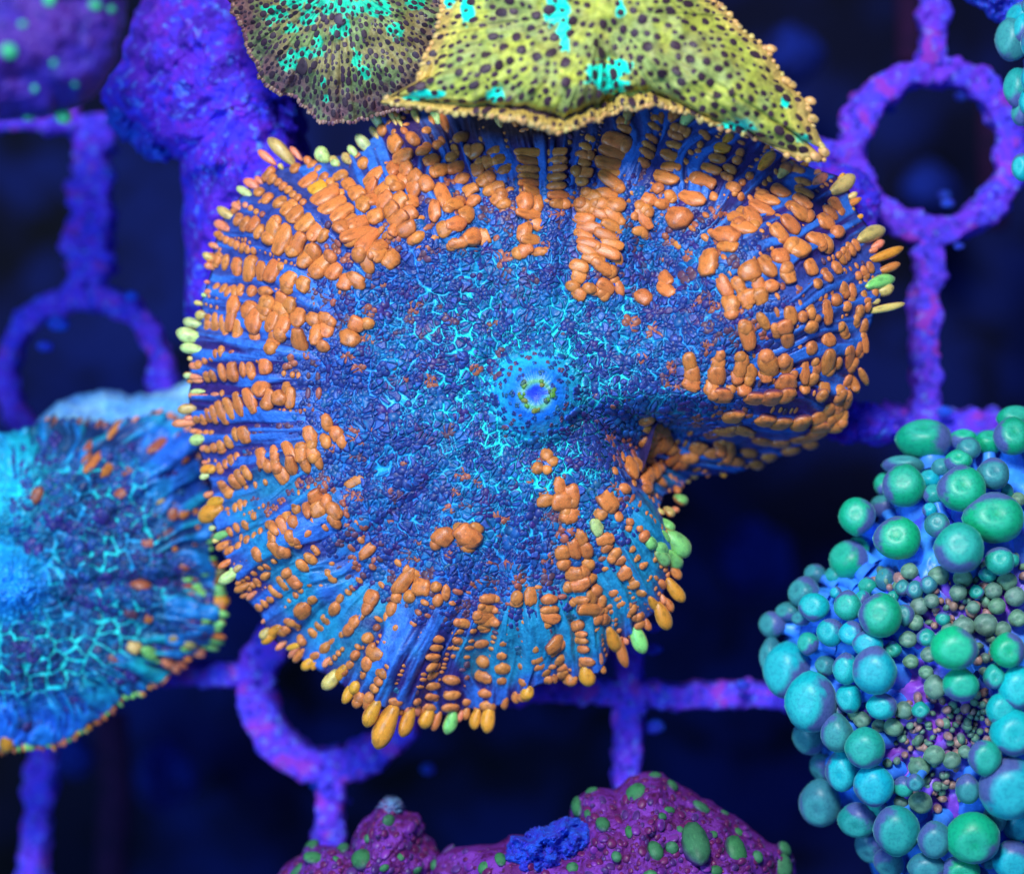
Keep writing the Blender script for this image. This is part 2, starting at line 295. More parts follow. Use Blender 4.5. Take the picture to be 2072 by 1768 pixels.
# traced bead rows (outer end first)
MAIN_ROWS = [('A', """
610,540,60,45;640,570,60,40;670,590,50,38;700,615,55,38;730,635,50,36;755,660,45,34;785,680,45,34;815,705,40,30
560,650,60,50;610,680,65,50;680,710,95,60;730,745,105,65;775,780,110,70;835,830,130,80;890,880,120,75;935,900,90,60;1010,965,80,70,r;1080,1035,85,75,r
770,510,70,50;850,580,120,60;905,632,100,80,y;950,682,165,85;990,735,165,75;1040,775,150,70;1080,830,120,60;1140,830,140,80;1130,900,190,80;1190,940,180,80;1040,855,80,90;1240,985,130,80;1190,1060,70,110;1250,1010,90,80;1320,1040,110,90;1300,960,90,90,r
870,490,60,40;905,515,55,36;940,560,60,40;975,590,55,40;1000,615,50,36;1030,655,60,40
1000,480,50,40,p;1040,550,70,55;1085,610,70,90;1130,660,90,80;1170,720,90,80;1220,700,80,80;1240,790,90,80
1170,480,70,60;1230,560,130,70;1215,620,110,60;1290,640,100,80;1330,590,80,70;1290,700,120,80;1330,760,110,80;1380,700,100,80;1370,810,130,80;1430,770,90,90;1420,860,110,80;1480,910,90,60;1350,860,90,70
1280,285,60,60;1360,370,90,90;1400,440,110,80;1345,520,90,80;1420,510,80,80;1395,580,110,80;1470,560,90,80;1460,630,110,80;1530,600,80,100;1440,700,80,80
1350,195,36,60;1400,290,36,50;1450,340,60,90;1510,410,90,60;1560,465,90,70;1610,525,90,70;1640,590,60,60,r;1690,655,70,50,r
1400,150,40,90;1530,290,50,44;1600,375,80,50;1680,445,80,60;1700,505,110,65;1740,570,90,60;1790,640,100,60;1810,700,90,60;1860,760,90,80,b;1880,820,60,50,b
1560,230,40,60;1730,330,95,60;1700,390,40,50;1810,410,120,70;1880,480,90,70;1830,520,90,80;1870,580,90,70;1900,640,80,60;1950,680,90,70;2010,740,90,70,r
1850,340,30,30;1930,405,90,50;1960,460,95,55;1990,520,90,50;2020,570,60,50,b
1625,670,80,140;1585,760,70,110;1640,860,80,90;1690,720,90,70;1760,780,90,90;1700,830,110,80;1740,680,90,70,b;1720,940,110,60;1790,910,100,90;1870,910,70,90;1740,990,60,60,b
430,735,80,30;480,720,36,28,k;510,740,36,28;545,760,36,28;580,775,36,28
440,815,70,50;480,830,90,50;530,840,100,60;560,880,90,50;645,870,150,80;700,925,180,90;790,950,140,80;840,1030,130,80;880,990,90,80;930,1070,170,80;1000,1110,110,80;1060,1170,100,80;1130,1160,80,110
340,905,46,40;370,925,50,34;400,940,50,36;430,955,54,34;465,968,54,34;495,980,50,32;530,985,46,30
275,1030,60,50;320,1040,70,50;365,1055,90,44;435,1080,100,60;510,1100,130,70;575,1105,110,60;640,1110,130,80;690,1080,50,50;740,1160,110,80;820,1185,90,80;870,1235,70,60,b;940,1265,70,60,b
310,1200,50,30;350,1215,75,32;380,1230,70,34;415,1235,80,34;450,1210,80,34;520,1225,70,55;600,1220,60,80
265,1410,110,44;310,1410,120,46;355,1425,120,44;400,1380,150,60;440,1450,130,60;410,1310,110,70;500,1340,100,80;540,1400,140,90;540,1480,110,60;600,1330,100,80;640,1400,110,70;640,1530,110,70;690,1330,80,90;700,1430,110,80;740,1300,90,80;790,1380,110,80;800,1510,140,80;880,1390,80,80;890,1480,110,70;950,1380,70,90;960,1440,110,80;930,1540,60,80;700,1270,80,80;1130,1410,80,90;1190,1410,70,80;1080,1500,90,110;1180,1490,60,80,r
210,1650,50,40;245,1625,50,30;280,1605,56,30;310,1590,60,32;340,1575,70,34;490,1565,44,44,b;400,1580,30,30,r
255,1720,60,34;290,1715,70,36;345,1695,100,44;410,1690,110,60;465,1680,90,36;510,1680,95,50;600,1660,90,70;660,1665,60,50,d;735,1640,80,90,r;830,1650,70,60,d;890,1640,60,60,b
"""), ('C', """
240,240,26,60,k;300,230,26,50,k
200,370,50,40;235,360,70,36;265,350,80,38;300,345,110,44;345,335,140,52;390,315,140,50;440,285,140,50;510,265,150,60;580,200,100,90;615,260,120,70;680,250,90,80;720,190,90,50;740,250,120,60
210,455,34,36;250,455,34,32;280,455,30,30
260,550,40,34;298,540,54,40;338,530,70,44;385,505,80,48;425,465,80,44;475,465,100,66;545,440,90,60,b;595,470,60,60,b;640,415,50,40,d;700,400,90,70,b;790,400,50,50,d;960,340,60,60,d
285,668,50,50,y;330,655,56,34;365,635,60,34;400,615,66,34;430,595,54,30;490,575,64,56,b;535,555,50,40,b
365,780,120,55;420,740,90,50;450,720,90,44;490,690,90,44;575,600,110,56;610,650,70,50;650,580,110,50;655,640,80,50;690,690,120,70;735,560,130,60;750,640,110,60;800,570,110,60;830,640,100,56;855,470,110,70;870,560,110,60;905,620,90,50;955,400,90,60;950,510,80,60;1010,460,90,70;1040,500,90,56;980,550,60,40,r
390,925,60,30;425,895,60,32;455,885,60,30;480,872,50,24;535,845,40,44,b
390,1030,60,32;430,1005,60,32;480,990,60,34;530,940,44,34;615,915,50,50,r;650,890,60,34,r;690,850,60,28,r;740,800,70,34,b;790,750,70,40,r;850,730,60,50,b
395,1140,40,50;440,1115,40,44;490,1080,44,34;530,1055,36,26;568,1030,36,26;605,1000,30,22,b
660,1130,110,60;700,1140,80,70;640,1070,90,50;645,1010,90,50;700,1000,110,60;740,1060,80,60;760,975,80,60;775,1080,60,40;720,935,90,50;775,895,80,50;840,895,110,50;840,1035,40,60;890,820,80,80;905,900,90,80;950,860,90,60;990,910,110,70;1000,970,90,60;975,800,70,50,r
550,1160,90,56;490,1200,20,20,b
500,1360,34,26;520,1340,44,26;545,1320,54,26;595,1285,44,60
560,1465,60,40;590,1440,70,34;625,1420,50,36;650,1375,90,44;700,1330,100,46;755,1300,130,60;812,1225,90,56;858,1185,90,50;890,1140,60,30;960,1100,70,60,d;1030,1095,60,50,b;1095,1030,60,70,b
640,1510,30,20;662,1495,36,20;685,1478,40,20;710,1462,36,20;735,1432,30,20
690,1610,60,44;740,1560,40,40;765,1570,70,32;808,1480,80,90;870,1422,44,60
1110,740,60,110;1120,830,60,90,r;1190,1140,60,100;1250,1080,90,60,b;1410,1160,70,80,b;1100,1195,40,100,r;1130,1230,50,60,r;1030,1250,80,40,b;975,1290,90,46;1290,1080,70,70,d;1350,1030,60,80,d
1330,1290,60,80,b;1400,1320,80,160;1450,1270,110,60;1510,1360,100,90;1440,1410,70,70;1550,1270,60,120,b;1590,1350,60,60;1645,1385,50,90;1600,1430,60,70;1670,1240,90,60,t;1360,1410,50,60
1630,1060,110,110;1590,1100,70,70;1770,1050,140,110;1730,1010,80,60;1770,1120,80,60;1820,1010,80,60;1690,1100,60,80,r;1600,1030,50,60,r
1760,690,50,120,r;1720,720,70,40,r;1830,740,60,60,r;1690,800,50,80,r;1840,760,44,30,r;1760,880,80,60,b;1660,900,80,60,r
1890,1420,100,50;1890,1475,110,44;1870,1530,110,60;1870,1580,80,36;1740,1560,70,50;1760,1440,60,50,b;1720,1480,50,50,b
1030,610,60,70,d;930,700,60,60,b;850,730,50,50,b;800,760,50,40,b
"""), ('G', """
660,300,50,50;690,262,60,40;752,195,76,84;808,135,50,60
640,385,30,60,k;705,395,34,80,y;750,365,50,40;815,322,75,36;855,288,80,42;882,245,50,40;910,218,32,22;928,185,60,80;958,135,40,50
740,435,44,50;828,440,44,66;878,400,56,70;915,365,30,56;968,330,32,30;1010,302,54,78;1036,266,56,80;1075,230,30,60;1110,185,56,90;1130,135,70,90
930,455,30,24;950,430,30,24;970,410,24,22;905,480,28,22
975,530,50,60;1010,492,40,44;1040,440,50,56;1108,345,56,60;1200,370,44,40;1210,345,34,24;1262,295,44,46;1155,290,36,34;1080,400,20,18
1040,615,60,70,y;1065,672,60,70;1108,485,60,80;1083,550,30,40;1150,432,90,70;1240,190,56,90;1215,230,40,60;1262,125,60,60
1115,672,50,60;1145,620,50,36;1167,582,50,36;1190,540,56,44
1255,690,72,40;1275,630,60,30,t;1370,690,36,34;1370,640,24,24,b
1443,720,50,34;1450,663,68,40;1455,604,80,44;1455,548,64,32;1450,500,62,36;1455,447,72,38;1475,398,64,32;1485,352,70,34
1550,720,86,44;1560,655,84,44;1560,572,92,50;1568,445,26,20;1582,402,44,18;1588,360,46,30;1605,310,36,26;1628,268,76,44;1640,218,50,40,b;1640,170,44,40,b
1640,690,46,40;1635,600,20,16;1640,560,28,24;1640,490,30,28,b
1753,712,76,50;1742,645,76,44;1730,556,92,56;1735,472,70,58;1722,376,80,40;1740,300,60,30;1752,252,110,56;1750,190,100,44;1762,130,100,50
1830,575,56,40;1835,508,84,56;1830,440,54,36;1835,375,50,26
1950,585,44,36;1940,500,30,30;1940,310,70,50,b;1925,410,60,50,t
1910,130,60,80;1985,125,64,90;1915,160,50,40
1270,630,56,30,t;1315,440,40,36,d
"""), ('D', """
585,1490,50,40;590,1410,36,30;580,1330,28,24
750,1390,36,26;712,1390,50,34;697,1357,64,34;677,1325,70,36;665,1290,60,34;650,1235,44,34
840,1392,60,44;790,1362,74,44;790,1330,76,34;775,1290,66,42;755,1250,64,24;745,1210,100,60;720,1150,60,24,b;698,1115,70,36;720,1072,110,50;722,1035,90,40;720,980,84,50;715,880,80,60,b
918,1300,80,44;900,1237,62,40;880,1190,84,36;892,1160,60,30;860,1115,80,50;835,1068,64,36,t;820,1020,50,40,d
1010,1085,50,46;970,1080,70,56;890,660,60,80;790,735,76,70;850,715,60,90;912,720,70,80;795,795,70,60;925,795,66,70;857,848,90,66;930,875,90,50;822,915,80,56;885,900,100,64;960,935,60,60;885,985,90,40;935,970,56,80;988,990,56,70;925,1030,110,60;975,1040,90,44;1000,1080,60,50
800,640,56,110,r;760,600,60,50,b
705,470,90,60;775,395,60,80;840,430,70,90;790,470,110,90;845,480,60,60;835,545,90,70;810,530,60,60;745,545,80,70,b;690,425,60,50,r;770,590,50,60,r;700,560,60,50,b
712,240,60,70;740,270,60,50;665,305,60,60;712,312,50,50;680,265,50,60,r;640,300,40,40,b
1020,470,90,100;990,540,70,60;1035,500,60,70
968,410,90,80,t;965,610,60,80,p;1080,555,44,50;1060,620,40,60,d
1140,305,90,80;1175,290,60,60;1232,262,50,70;1200,292,40,40;1270,325,90,60;1235,350,80,60;1292,370,44,80;1225,395,70,50;1060,320,36,36;1080,400,50,60,r;1110,410,50,60;1040,390,50,50,r
1250,100,50,90;1305,110,60,80;1230,165,70,70;1320,170,90,60;1270,195,120,50;1355,205,60,50;1370,240,110,50;1425,262,90,50;1460,245,60,60;1400,275,80,40
1140,580,40,40;1135,612,40,30;1190,615,34,30;1212,655,60,50;1245,690,60,60,g;1300,720,60,70,g
1010,670,90,60;1020,710,70,40;1062,745,90,50;1095,775,80,46;1118,838,90,60;1150,868,60,30;1165,897,80,50;1205,942,50,44;1305,900,36,50;1275,870,20,30
1155,720,44,24;1182,765,46,22;1214,802,44,26
1015,865,50,26,b;1030,900,40,30,b;1057,945,48,40;1080,970,50,26;1100,996,50,30;1125,1018,46,26;1145,1040,60,36;1185,1070,50,36;1190,1110,60,40
460,800,60,60,b;540,810,60,60,b;590,830,60,60,b;410,880,80,50,b;500,890,60,50,d
1490,70,90,50,r;1650,100,90,50;1600,200,90,60;1650,225,100,50;1590,100,60,50,r;1680,20,60,60,r
"""), ('B', """
20,345,60,44;40,392,84,44;62,432,70,40;88,470,40,40,b
20,520,90,50;40,565,80,50;60,600,70,50;95,610,60,60,b;80,660,60,60,b
180,350,130,44;185,390,120,40;180,430,110,36;185,462,110,34;190,500,120,40;200,545,110,50;165,590,80,90;220,600,70,80;190,650,140,50;215,695,80,60;160,740,70,90;200,780,110,50;160,830,90,60;230,835,90,44;270,800,50,50,r
320,350,100,44;320,388,96,40;322,428,100,40;320,470,90,40;320,512,90,38;325,556,100,44;325,600,90,46;330,640,90,44,r;330,700,60,50,b;290,640,50,44,r
485,285,50,34;460,325,72,44;450,365,78,44;450,402,74,40;450,450,90,56;440,490,70,44;440,530,60,40,b
612,300,140,80;600,355,150,56;580,405,150,60;595,450,120,44;585,490,140,60;490,560,100,60;560,555,110,50;610,605,90,70;460,610,90,70;535,600,90,60;600,660,110,50;455,670,100,60;530,645,90,50;480,715,120,56;590,710,110,50;455,755,100,50;560,755,120,50;480,795,120,50;590,795,110,50;470,830,110,50;560,832,140,60;500,870,110,50;610,862,80,50;430,905,90,60;540,905,110,56;610,940,90,60,b;500,950,90,50,b;425,955,70,60
400,1000,70,50;430,1035,70,60;480,1010,70,50;555,1000,90,60;540,1035,70,50;620,1005,90,44
650,200,60,40;655,235,80,40
812,188,56,30;792,222,66,34;782,280,64,30;768,318,80,38;760,355,84,40;745,400,72,40;728,440,56,40,b;725,475,50,36,b
885,170,60,50;925,240,80,50;905,270,70,40;898,315,90,36;882,370,110,50;872,420,100,44;850,475,120,56;815,525,60,50;840,560,60,50,r
770,580,70,60;870,560,66,50;745,625,90,60;830,600,80,50;745,668,120,50;700,660,40,40;725,730,80,44;700,775,60,40,b;740,740,60,40
1040,262,60,36;1020,310,34,30;1010,345,38,28;1000,378,40,26;985,412,38,26;975,442,34,26
1120,330,90,50,y;1105,382,80,44;1075,432,96,46;1030,490,130,60;985,572,120,66;920,670,110,100
1215,355,40,50;1200,390,44,40;1168,435,60,44;1147,468,56,36;1185,520,66,50;1215,562,40,36;1088,565,50,40;1100,640,60,70,r;1140,660,50,60,r
1260,465,40,40;1225,495,34,30;1190,545,30,30
1410,545,90,60;1352,580,110,50;1325,625,120,50;1280,668,110,60;1245,640,90,50;1195,670,100,60;1235,720,120,60;1150,760,110,80;1160,810,80,60;1070,890,120,80;1105,820,60,60,r;1110,790,50,40,r
1440,430,60,60;1500,440,60,40;1522,500,80,44;1530,550,90,44;1520,590,100,46;1505,640,110,56;1460,700,110,60;1400,740,90,60;1340,775,50,50,b;1285,812,60,60,d;1232,850,50,50,d
1680,612,90,50;1655,645,90,44;1630,690,90,60;1690,740,60,60;1590,780,100,60;1640,800,80,50;1500,825,100,80;1560,910,80,56;1412,862,70,80;1350,910,110,60;1440,945,100,66;1260,930,90,100;1310,1000,120,60;1370,1000,60,70;1310,1050,80,70;1250,1060,80,80;1140,1000,110,60;1210,1000,90,50;1245,1060,110,50;1170,1090,100,70;1000,1070,60,60,r;1080,1100,70,80,r;960,950,80,90,b;1050,1040,60,70,b
1780,800,64,34;1758,822,66,34;1735,845,66,34;1712,868,60,34;1685,912,70,44;1640,955,64,40;1592,990,50,44;1512,1030,56,60,r;1445,1062,50,50,d;1360,1110,44,44,d
1850,910,60,36;1822,930,56,34;1792,950,44,34
1835,1070,30,44;1820,1040,44,26;1760,1030,80,44;1720,1015,80,44;1680,1070,60,50;1735,1100,50,46;1640,1130,110,44;1560,1130,70,44;1520,1150,56,50;1560,1195,60,60;1585,1160,44,50;1460,1145,90,60;1430,1195,60,80;1445,1255,70,60;1390,1210,60,40;1330,1170,90,44;1340,1240,60,60,r;1290,1190,60,50,r;1250,1235,140,70;1180,1220,80,60,b;1180,1280,60,60,b;1110,1250,60,70,b;1060,1200,80,60,b
1820,1270,110,40;1780,1165,60,30;1800,1120,50,24;1720,1220,86,44;1645,1262,70,60;1560,1300,60,60;1465,1320,70,70,d
1750,1345,100,46;1690,1375,60,44;1640,1365,110,66;1585,1400,80,44;1620,1490,90,56;1570,1450,60,50;1530,1420,110,44;1530,1500,60,50;1440,1390,80,60;1350,1380,110,80;1340,1430,80,60;1440,1470,90,90;1470,1430,60,50;1220,1390,110,60;1260,1420,90,60;1200,1440,80,60;1370,1540,70,90;1230,1500,80,70;1290,1545,60,90;1440,1530,60,80;1110,1370,90,60;1100,1430,90,80;1080,1500,90,70;1130,1530,60,90;970,1370,90,60;980,1430,80,70;980,1480,60,80;880,1395,80,50,r;880,1490,70,60,r;930,1500,50,60,b;740,1350,70,60,r;850,1440,80,60,b;1170,1500,60,50
1820,1440,90,30;1770,1470,100,44;1700,1510,56,50;1740,1560,80,44;1690,1595,60,56;1600,1640,56,90;1510,1662,70,90;1415,1665,70,90;1340,1650,60,80;1250,1620,60,70,r;1180,1630,60,90;1150,1705,50,100;1210,1680,50,60,b
1720,1640,80,44;1670,1680,80,56;1590,1715,60,70;1650,1600,60,50
800,1700,90,60;760,1650,60,50
855,970,70,60;745,1060,80,70;855,1020,90,60;850,920,60,60,d;780,960,70,60,d
"""), ('V', """
1505,868,24,34;1545,890,22,36;1580,893,22,36;1625,885,24,34;1660,862,26,34;1692,835,30,24;1468,900,22,36;1515,915,20,34;1555,922,20,34;1600,908,20,34;1640,895,22,30;1438,878,22,34,r;1410,850,22,30,r;1700,800,30,20;1712,770,28,18;1722,740,28,18;1440,915,20,30;1490,932,18,30;1530,938,18,28;1480,870,20,30;1412,905,24,30;1390,925,22,26
1735,705,30,16;1745,660,34,18;1738,630,24,18;1755,620,24,14;1768,590,22,14
1705,900,1,1
""")]
MAIN_TIPS = [('A', """
605,445,50,100,k;690,410,80,160,w;775,420,40,80,k;850,470,50,60,o;930,430,90,80,p;1000,470,50,60,w;1075,450,56,60,w;1110,410,50,70,p;1170,370,70,110,p;1240,310,46,90,w
1210,160,80,240,p;1320,180,40,140,w;1360,200,36,120,w
1230,55,90,110,p;1590,205,60,100,p;1640,240,60,100,o;1470,200,44,80,w
515,600,60,80,k;475,650,50,90,p;560,575,40,50,k;430,730,50,50,k;370,770,60,100,w;345,845,60,80,k;330,895,50,60,o;300,960,40,60,k;265,1020,50,60,w;270,1080,44,50,k;270,1230,40,50,k
175,1410,70,90,p;150,1480,90,110,p;170,1560,70,110,p;225,1360,60,60,w;190,1660,50,60,k;190,1720,40,70,k
"""), ('C', """
200,215,34,70,p;200,145,40,50,k;190,240,34,60,k;145,315,60,90,w;125,398,50,110,k;190,445,34,60,k;205,490,70,80,p;240,545,40,40,k
285,920,110,120,y;310,860,80,90,y;265,668,60,70,y;345,1050,54,90,g;355,1110,50,80,o;390,1140,50,60,o;365,1215,40,80,o;385,1285,70,110,p;440,1240,44,60,w;460,1350,50,80,o;515,1400,40,60,k
630,1630,70,110,y;590,1620,60,60,w
"""), ('G', """
590,320,60,110,y;640,380,36,70,k;710,420,36,70,k;735,440,44,70,o;790,480,56,80,y;885,480,36,50,k;910,570,80,100,w;965,535,60,80,y;1010,640,60,100,y;1060,685,60,70,o;1115,680,50,90,o;1130,750,80,120,y
1205,820,116,190,y;1220,740,40,70,w;1315,790,76,130,y;1370,740,40,50,k;1425,775,76,92,y;1480,790,56,90,o;1550,800,76,100,g;1605,770,34,50,k;1640,748,44,60,o;1695,785,60,86,y;1765,780,78,116,y;1850,690,46,66,o;1910,665,50,50,o;1978,640,70,60,y
"""), ('D', """
610,1462,70,60,y;750,1390,30,40,o;835,1395,60,50,o;925,1365,80,90,y;985,1285,30,60,k
1045,1180,80,110,y;1095,1240,60,140,o;1188,1180,84,120,g;1232,1110,40,50,o;1310,1060,80,120,y;1340,1010,44,60,o;1375,930,70,110,y;1370,840,50,70,o;1265,1000,50,70,y
1370,690,110,140,g;1355,775,80,90,g;1300,765,70,80,g;1320,655,40,50,g;1400,470,56,56,g;1340,532,44,50,w;1330,600,50,60,g;1375,520,30,30,k
"""), ('B', """
665,165,50,90,w;820,180,40,50,o;885,175,60,60,o;958,180,66,90,p;1150,290,50,70,y;1340,395,60,100,y;1435,440,60,90,w
1605,490,52,80,k;1710,505,80,120,w;1760,600,36,90,o;1850,755,80,120,w;1920,850,50,150,y;1940,910,44,90,o;1895,985,70,120,g;1920,1020,60,70,w;1910,1110,40,170,w;1885,800,44,60,k
"""), ('V', """
1010,245,22,30,w;1045,240,20,30,o;1090,245,20,30,o
""")]


# ---------------------------------------------------------------- main mushroom coral
OUT_MAIN = [(385,690),(388,760),(385,840),(405,900),(430,980),(435,1040),(450,1100),(475,1170),(525,1240),(565,1300),(625,1345),(680,1370),(722,1405),(770,1432),
 (830,1442),(900,1440),(980,1432),(1040,1412),(1100,1380),(1160,1372),(1210,1360),(1240,1305),(1290,1280),(1325,1240),(1345,1190),(1358,1140),(1355,1080),(1335,1035),
 (1345,1005),(1395,962),(1480,958),(1560,930),(1620,900),(1685,860),(1722,770),(1748,680),(1780,600),(1788,550),(1762,480),(1735,430),(1715,390),(1690,362),(1600,325),
 (1550,300),(1480,240),(1380,208),(1250,200),(1100,190),(950,200),(850,212),(775,218),(762,262),(738,308),(690,318),(620,340),(570,345),(510,380),(458,445),(436,520),(422,590),(408,640)]
MC = (1085, 798)
def zmain(x, y, th, t):
    ph = np.degrees(th); r = np.hypot(x-MC[0], y-MC[1]); t = np.minimum(t, 1)
    z = .25-.25*t-1.1*t**4
    G = lambda cx, cy, sx, sy: np.exp(-((x-cx)/sx)**2-((y-cy)/sy)**2)
    z = z+.95*G(1570, 590, 190, 190)+.25*G(700, 480, 200, 160)-.45*G(1330, 560, 80, 120)
    z = z-1.85*sstep(ph, 4, 15)*(1-sstep(ph, 27, 46))*sstep(r, 70, 320)
    z = z-.35*np.exp(-((ph-5)/3.0)**2)*sstep(r, 100, 250)
    z = z+.45*np.exp(-((ph-117)/5)**2)*t**2+.3*np.exp(-((ph-58)/7)**2)*t**2-.3*np.exp(-((ph-100)/6)**2)*t**2
    z = z+.3*np.exp(-((ph-150)/7)**2)*t**2-.25*np.exp(-((ph-135)/6)**2)*t**2
    z = z+.10*t*vnoise(np.cos(th)*9, np.sin(th)*9, t*2, 5)*2+.05*sstep(t, .35, .8)*vnoise(np.cos(th)*30, np.sin(th)*30, t, 6)*2
    z = z+.10*vnoise(x/90, y/90, 0, 9)
    z = z-.45*sstep(-x, -640, -380)
    z = z+.62*np.exp(-(r/82)**4)-.10*np.exp(-(r/15)**2)-.12*np.exp(-((r-112)/24)**2)
    return z
main = Surf(MC, OUT_MAIN, zmain, 5, 3)
root = thing('mushroom_coral', tuple(float(a) for a in W(MC[0], MC[1], -1.5)), 'large orange and blue frilled mushroom coral with bumpy rows, filling the centre', 'coral')
RZ = None
def leafy(x, y, cell, seed, warp=.2):
    '''leafy rosettes: big cells split into petals that fan out from each cell's centre.
    returns height 0..1, gap between petals 0..1, gap between rosettes 0..1, random per petal'''
    gx = x/cell+warp*fbm(x/cell*1.3, y/cell*1.3, 0, seed+5, 2)*2; gy = y/cell+warp*fbm(x/cell*1.3, y/cell*1.3, 0, seed+9, 2)*2
    i, j = np.floor(gx).astype(np.int64), np.floor(gy).astype(np.int64)
    d1 = np.full(x.shape, 9.); d2 = d1.copy(); ox = np.zeros(x.shape); oy = ox.copy(); idd = ox.copy()
    for a in (-1, 0, 1):
        for b in (-1, 0, 1):
            px = i+a+hash3(i+a, j+b, 1, seed)*.9; py = j+b+hash3(i+a, j+b, 5, seed)*.9
            d = np.hypot(px-gx, py-gy); m = d < d1
            d2 = np.where(m, d1, np.minimum(d2, d)); d1 = np.where(m, d, d1)
            ox = np.where(m, gx-px, ox); oy = np.where(m, gy-py, oy); idd = np.where(m, hash3(i+a, j+b, 9, seed), idd)
    n = np.floor(5+idd*5)
    ph = (np.arctan2(oy, ox)/(2*np.pi)+idd)*n; fr = np.abs(ph-np.floor(ph)-.5)      # .5 at petal borders
    w = (.5-fr)*2*np.pi*d1/n*2*.5
    mid = np.minimum(w*2.2, (d2-d1)*.9)
    h = sstep(mid, 0, .20); ring = sstep(np.abs(d1-.16*(1+idd)), 0, .07)*.35+.65
    pr = hash3(np.floor(ph).astype(np.int64), (idd*999).astype(np.int64), 3, seed)
    return h*(.75+.35*pr)*ring, 1-sstep(w*2.2, .03, .13), 1-sstep((d2-d1)*(1+.6*vnoise(x/17, y/17, 0, seed+21)), .03, .15), pr
_z0 = zmain
def zmain2(x, y, th, t):
    z = _z0(x, y, th, t)
    if np.size(x) < 5000: return z
    r = np.hypot(x-MC[0], y-MC[1])
    h, g1, g2, pr = leafy(x, y, 30, 4)
    m = (1-sstep(t, .56, .72))*sstep(r, 84, 92)
    # long radial grooves and ridges nearer the rim
    gr = fbm(np.cos(th+.05*vnoise(t*7, th*5, 0, 66))*40, np.sin(th+.05*vnoise(t*7, th*5, 0, 66))*40, t*5, 11, 4)
    return z+m*.085*h+.09*sstep(t, .6, .8)*sstep(-gr, -.3, .3)*(t < 1)
main.zf = zmain2
P, F, x, y, t, th = main.grid(420, 1500)
main.zf = zmain
r = np.hypot(x-MC[0], y-MC[1])
rad = fbm(np.cos(th+.05*vnoise(t*7, th*5, 0, 66))*40, np.sin(th+.05*vnoise(t*7, th*5, 0, 66))*40, t*5, 11, 4)
BLUE, INDI, TEAL, CYAN, NAVY = lin(52, 108, 196), lin(48, 30, 100), lin(26, 140, 170), lin(40, 226, 226), lin(28, 40, 120)
def mixn(a, b, f): return a*(1-f[:, None])+b*f[:, None]
c = mixn(np.tile(BLUE, (len(x), 1)), INDI, sstep(rad, -.26, .1)*sstep(t, .5, .78)*(.7+.3*sstep(fbm(np.cos(th)*6, np.sin(th)*6, t, 71, 2), -.2, .1)))
c = mixn(c, lin(34, 70, 190), (1-sstep(t, .4, .68)))
tealn = fbm(x/120, y/120, 0, 21, 3)
c = mixn(c, TEAL, sstep(tealn, -.15, .2)*.8*sstep(y, 850, 1050)*(1-sstep(t, .9, 1)))
c = mixn(c, TEAL, .6*np.exp(-((x-1380)/110)**2-((y-560)/110)**2))
def worley(x, y, cell, seed):
    gx, gy = x/cell, y/cell; i, j = np.floor(gx).astype(np.int64), np.floor(gy).astype(np.int64)
    d1 = np.full(x.shape, 9.); d2 = d1.copy()
    for a in (-1, 0, 1):
        for b in (-1, 0, 1):
            px = i+a+hash3(i+a, j+b, 1, seed); py = j+b+hash3(i+a, j+b, 5, seed)
            d = np.hypot(px-gx, py-gy); d2 = np.where(d < d1, d1, np.minimum(d2, d)); d1 = np.minimum(d, d1)
    return d1, d2
h, g1, g2, pr = leafy(x, y, 30, 4)
m = (1-sstep(t, .56, .74)); veinz = np.clip(1.15*np.exp(-(r/200)**2)+.45*np.exp(-(r/450)**2)*(.6+.8*sstep(fbm(x/90, y/90, 0, 83, 2), -.2, .2)), 0, 1)
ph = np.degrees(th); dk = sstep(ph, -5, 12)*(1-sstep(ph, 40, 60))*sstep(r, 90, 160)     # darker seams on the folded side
pet = mixn(mixn(np.tile(lin(32, 52, 122), (len(x), 1)), lin(24, 98, 150), sstep(fbm(x/70, y/70, 0, 31, 3), -.12, .2)), lin(66, 40, 112), sstep(pr, .75, .9)*.7)
pet = mixn(pet, lin(130, 64, 70), sstep(fbm(x/45, y/45, 0, 37, 3), .3, .42)*.4*sstep(t, .2, .4))
pet = mixn(pet, lin(60, 120, 215), sstep(h, .8, 1.05)*.35)
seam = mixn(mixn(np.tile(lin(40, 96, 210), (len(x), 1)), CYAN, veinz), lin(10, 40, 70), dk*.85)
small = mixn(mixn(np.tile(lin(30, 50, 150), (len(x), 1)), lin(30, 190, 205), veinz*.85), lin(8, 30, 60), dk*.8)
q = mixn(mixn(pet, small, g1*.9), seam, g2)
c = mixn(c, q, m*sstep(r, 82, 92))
c = mixn(c, lin(20, 120, 225), np.exp(-(r/68)**4)*.9)
c = mixn(c, lin(40, 200, 215), np.exp(-((r-78)/20)**2)*.7)
c = mixn(c, lin(110, 190, 60), np.exp(-((r-27)/8)**2)*.75)
c = mixn(c, lin(44, 70, 255), np.exp(-((np.abs((x-MC[0]+6*vnoise(x/9, y/9, 0, 2))*.7)+np.abs(y-MC[1]+6*vnoise(x/9, y/9, 0, 5)))/19)**6))
c = mixn(c, lin(58, 36, 40), np.clip(np.exp(-((x-1060)/210)**2)*sstep(-y, -330, -250)*1.2, 0, 1))  # brown shadow below the yellow lip, painted into the disc colour
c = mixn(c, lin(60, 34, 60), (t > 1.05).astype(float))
mk('disc', local(root, P), F, M_disc, root, c)

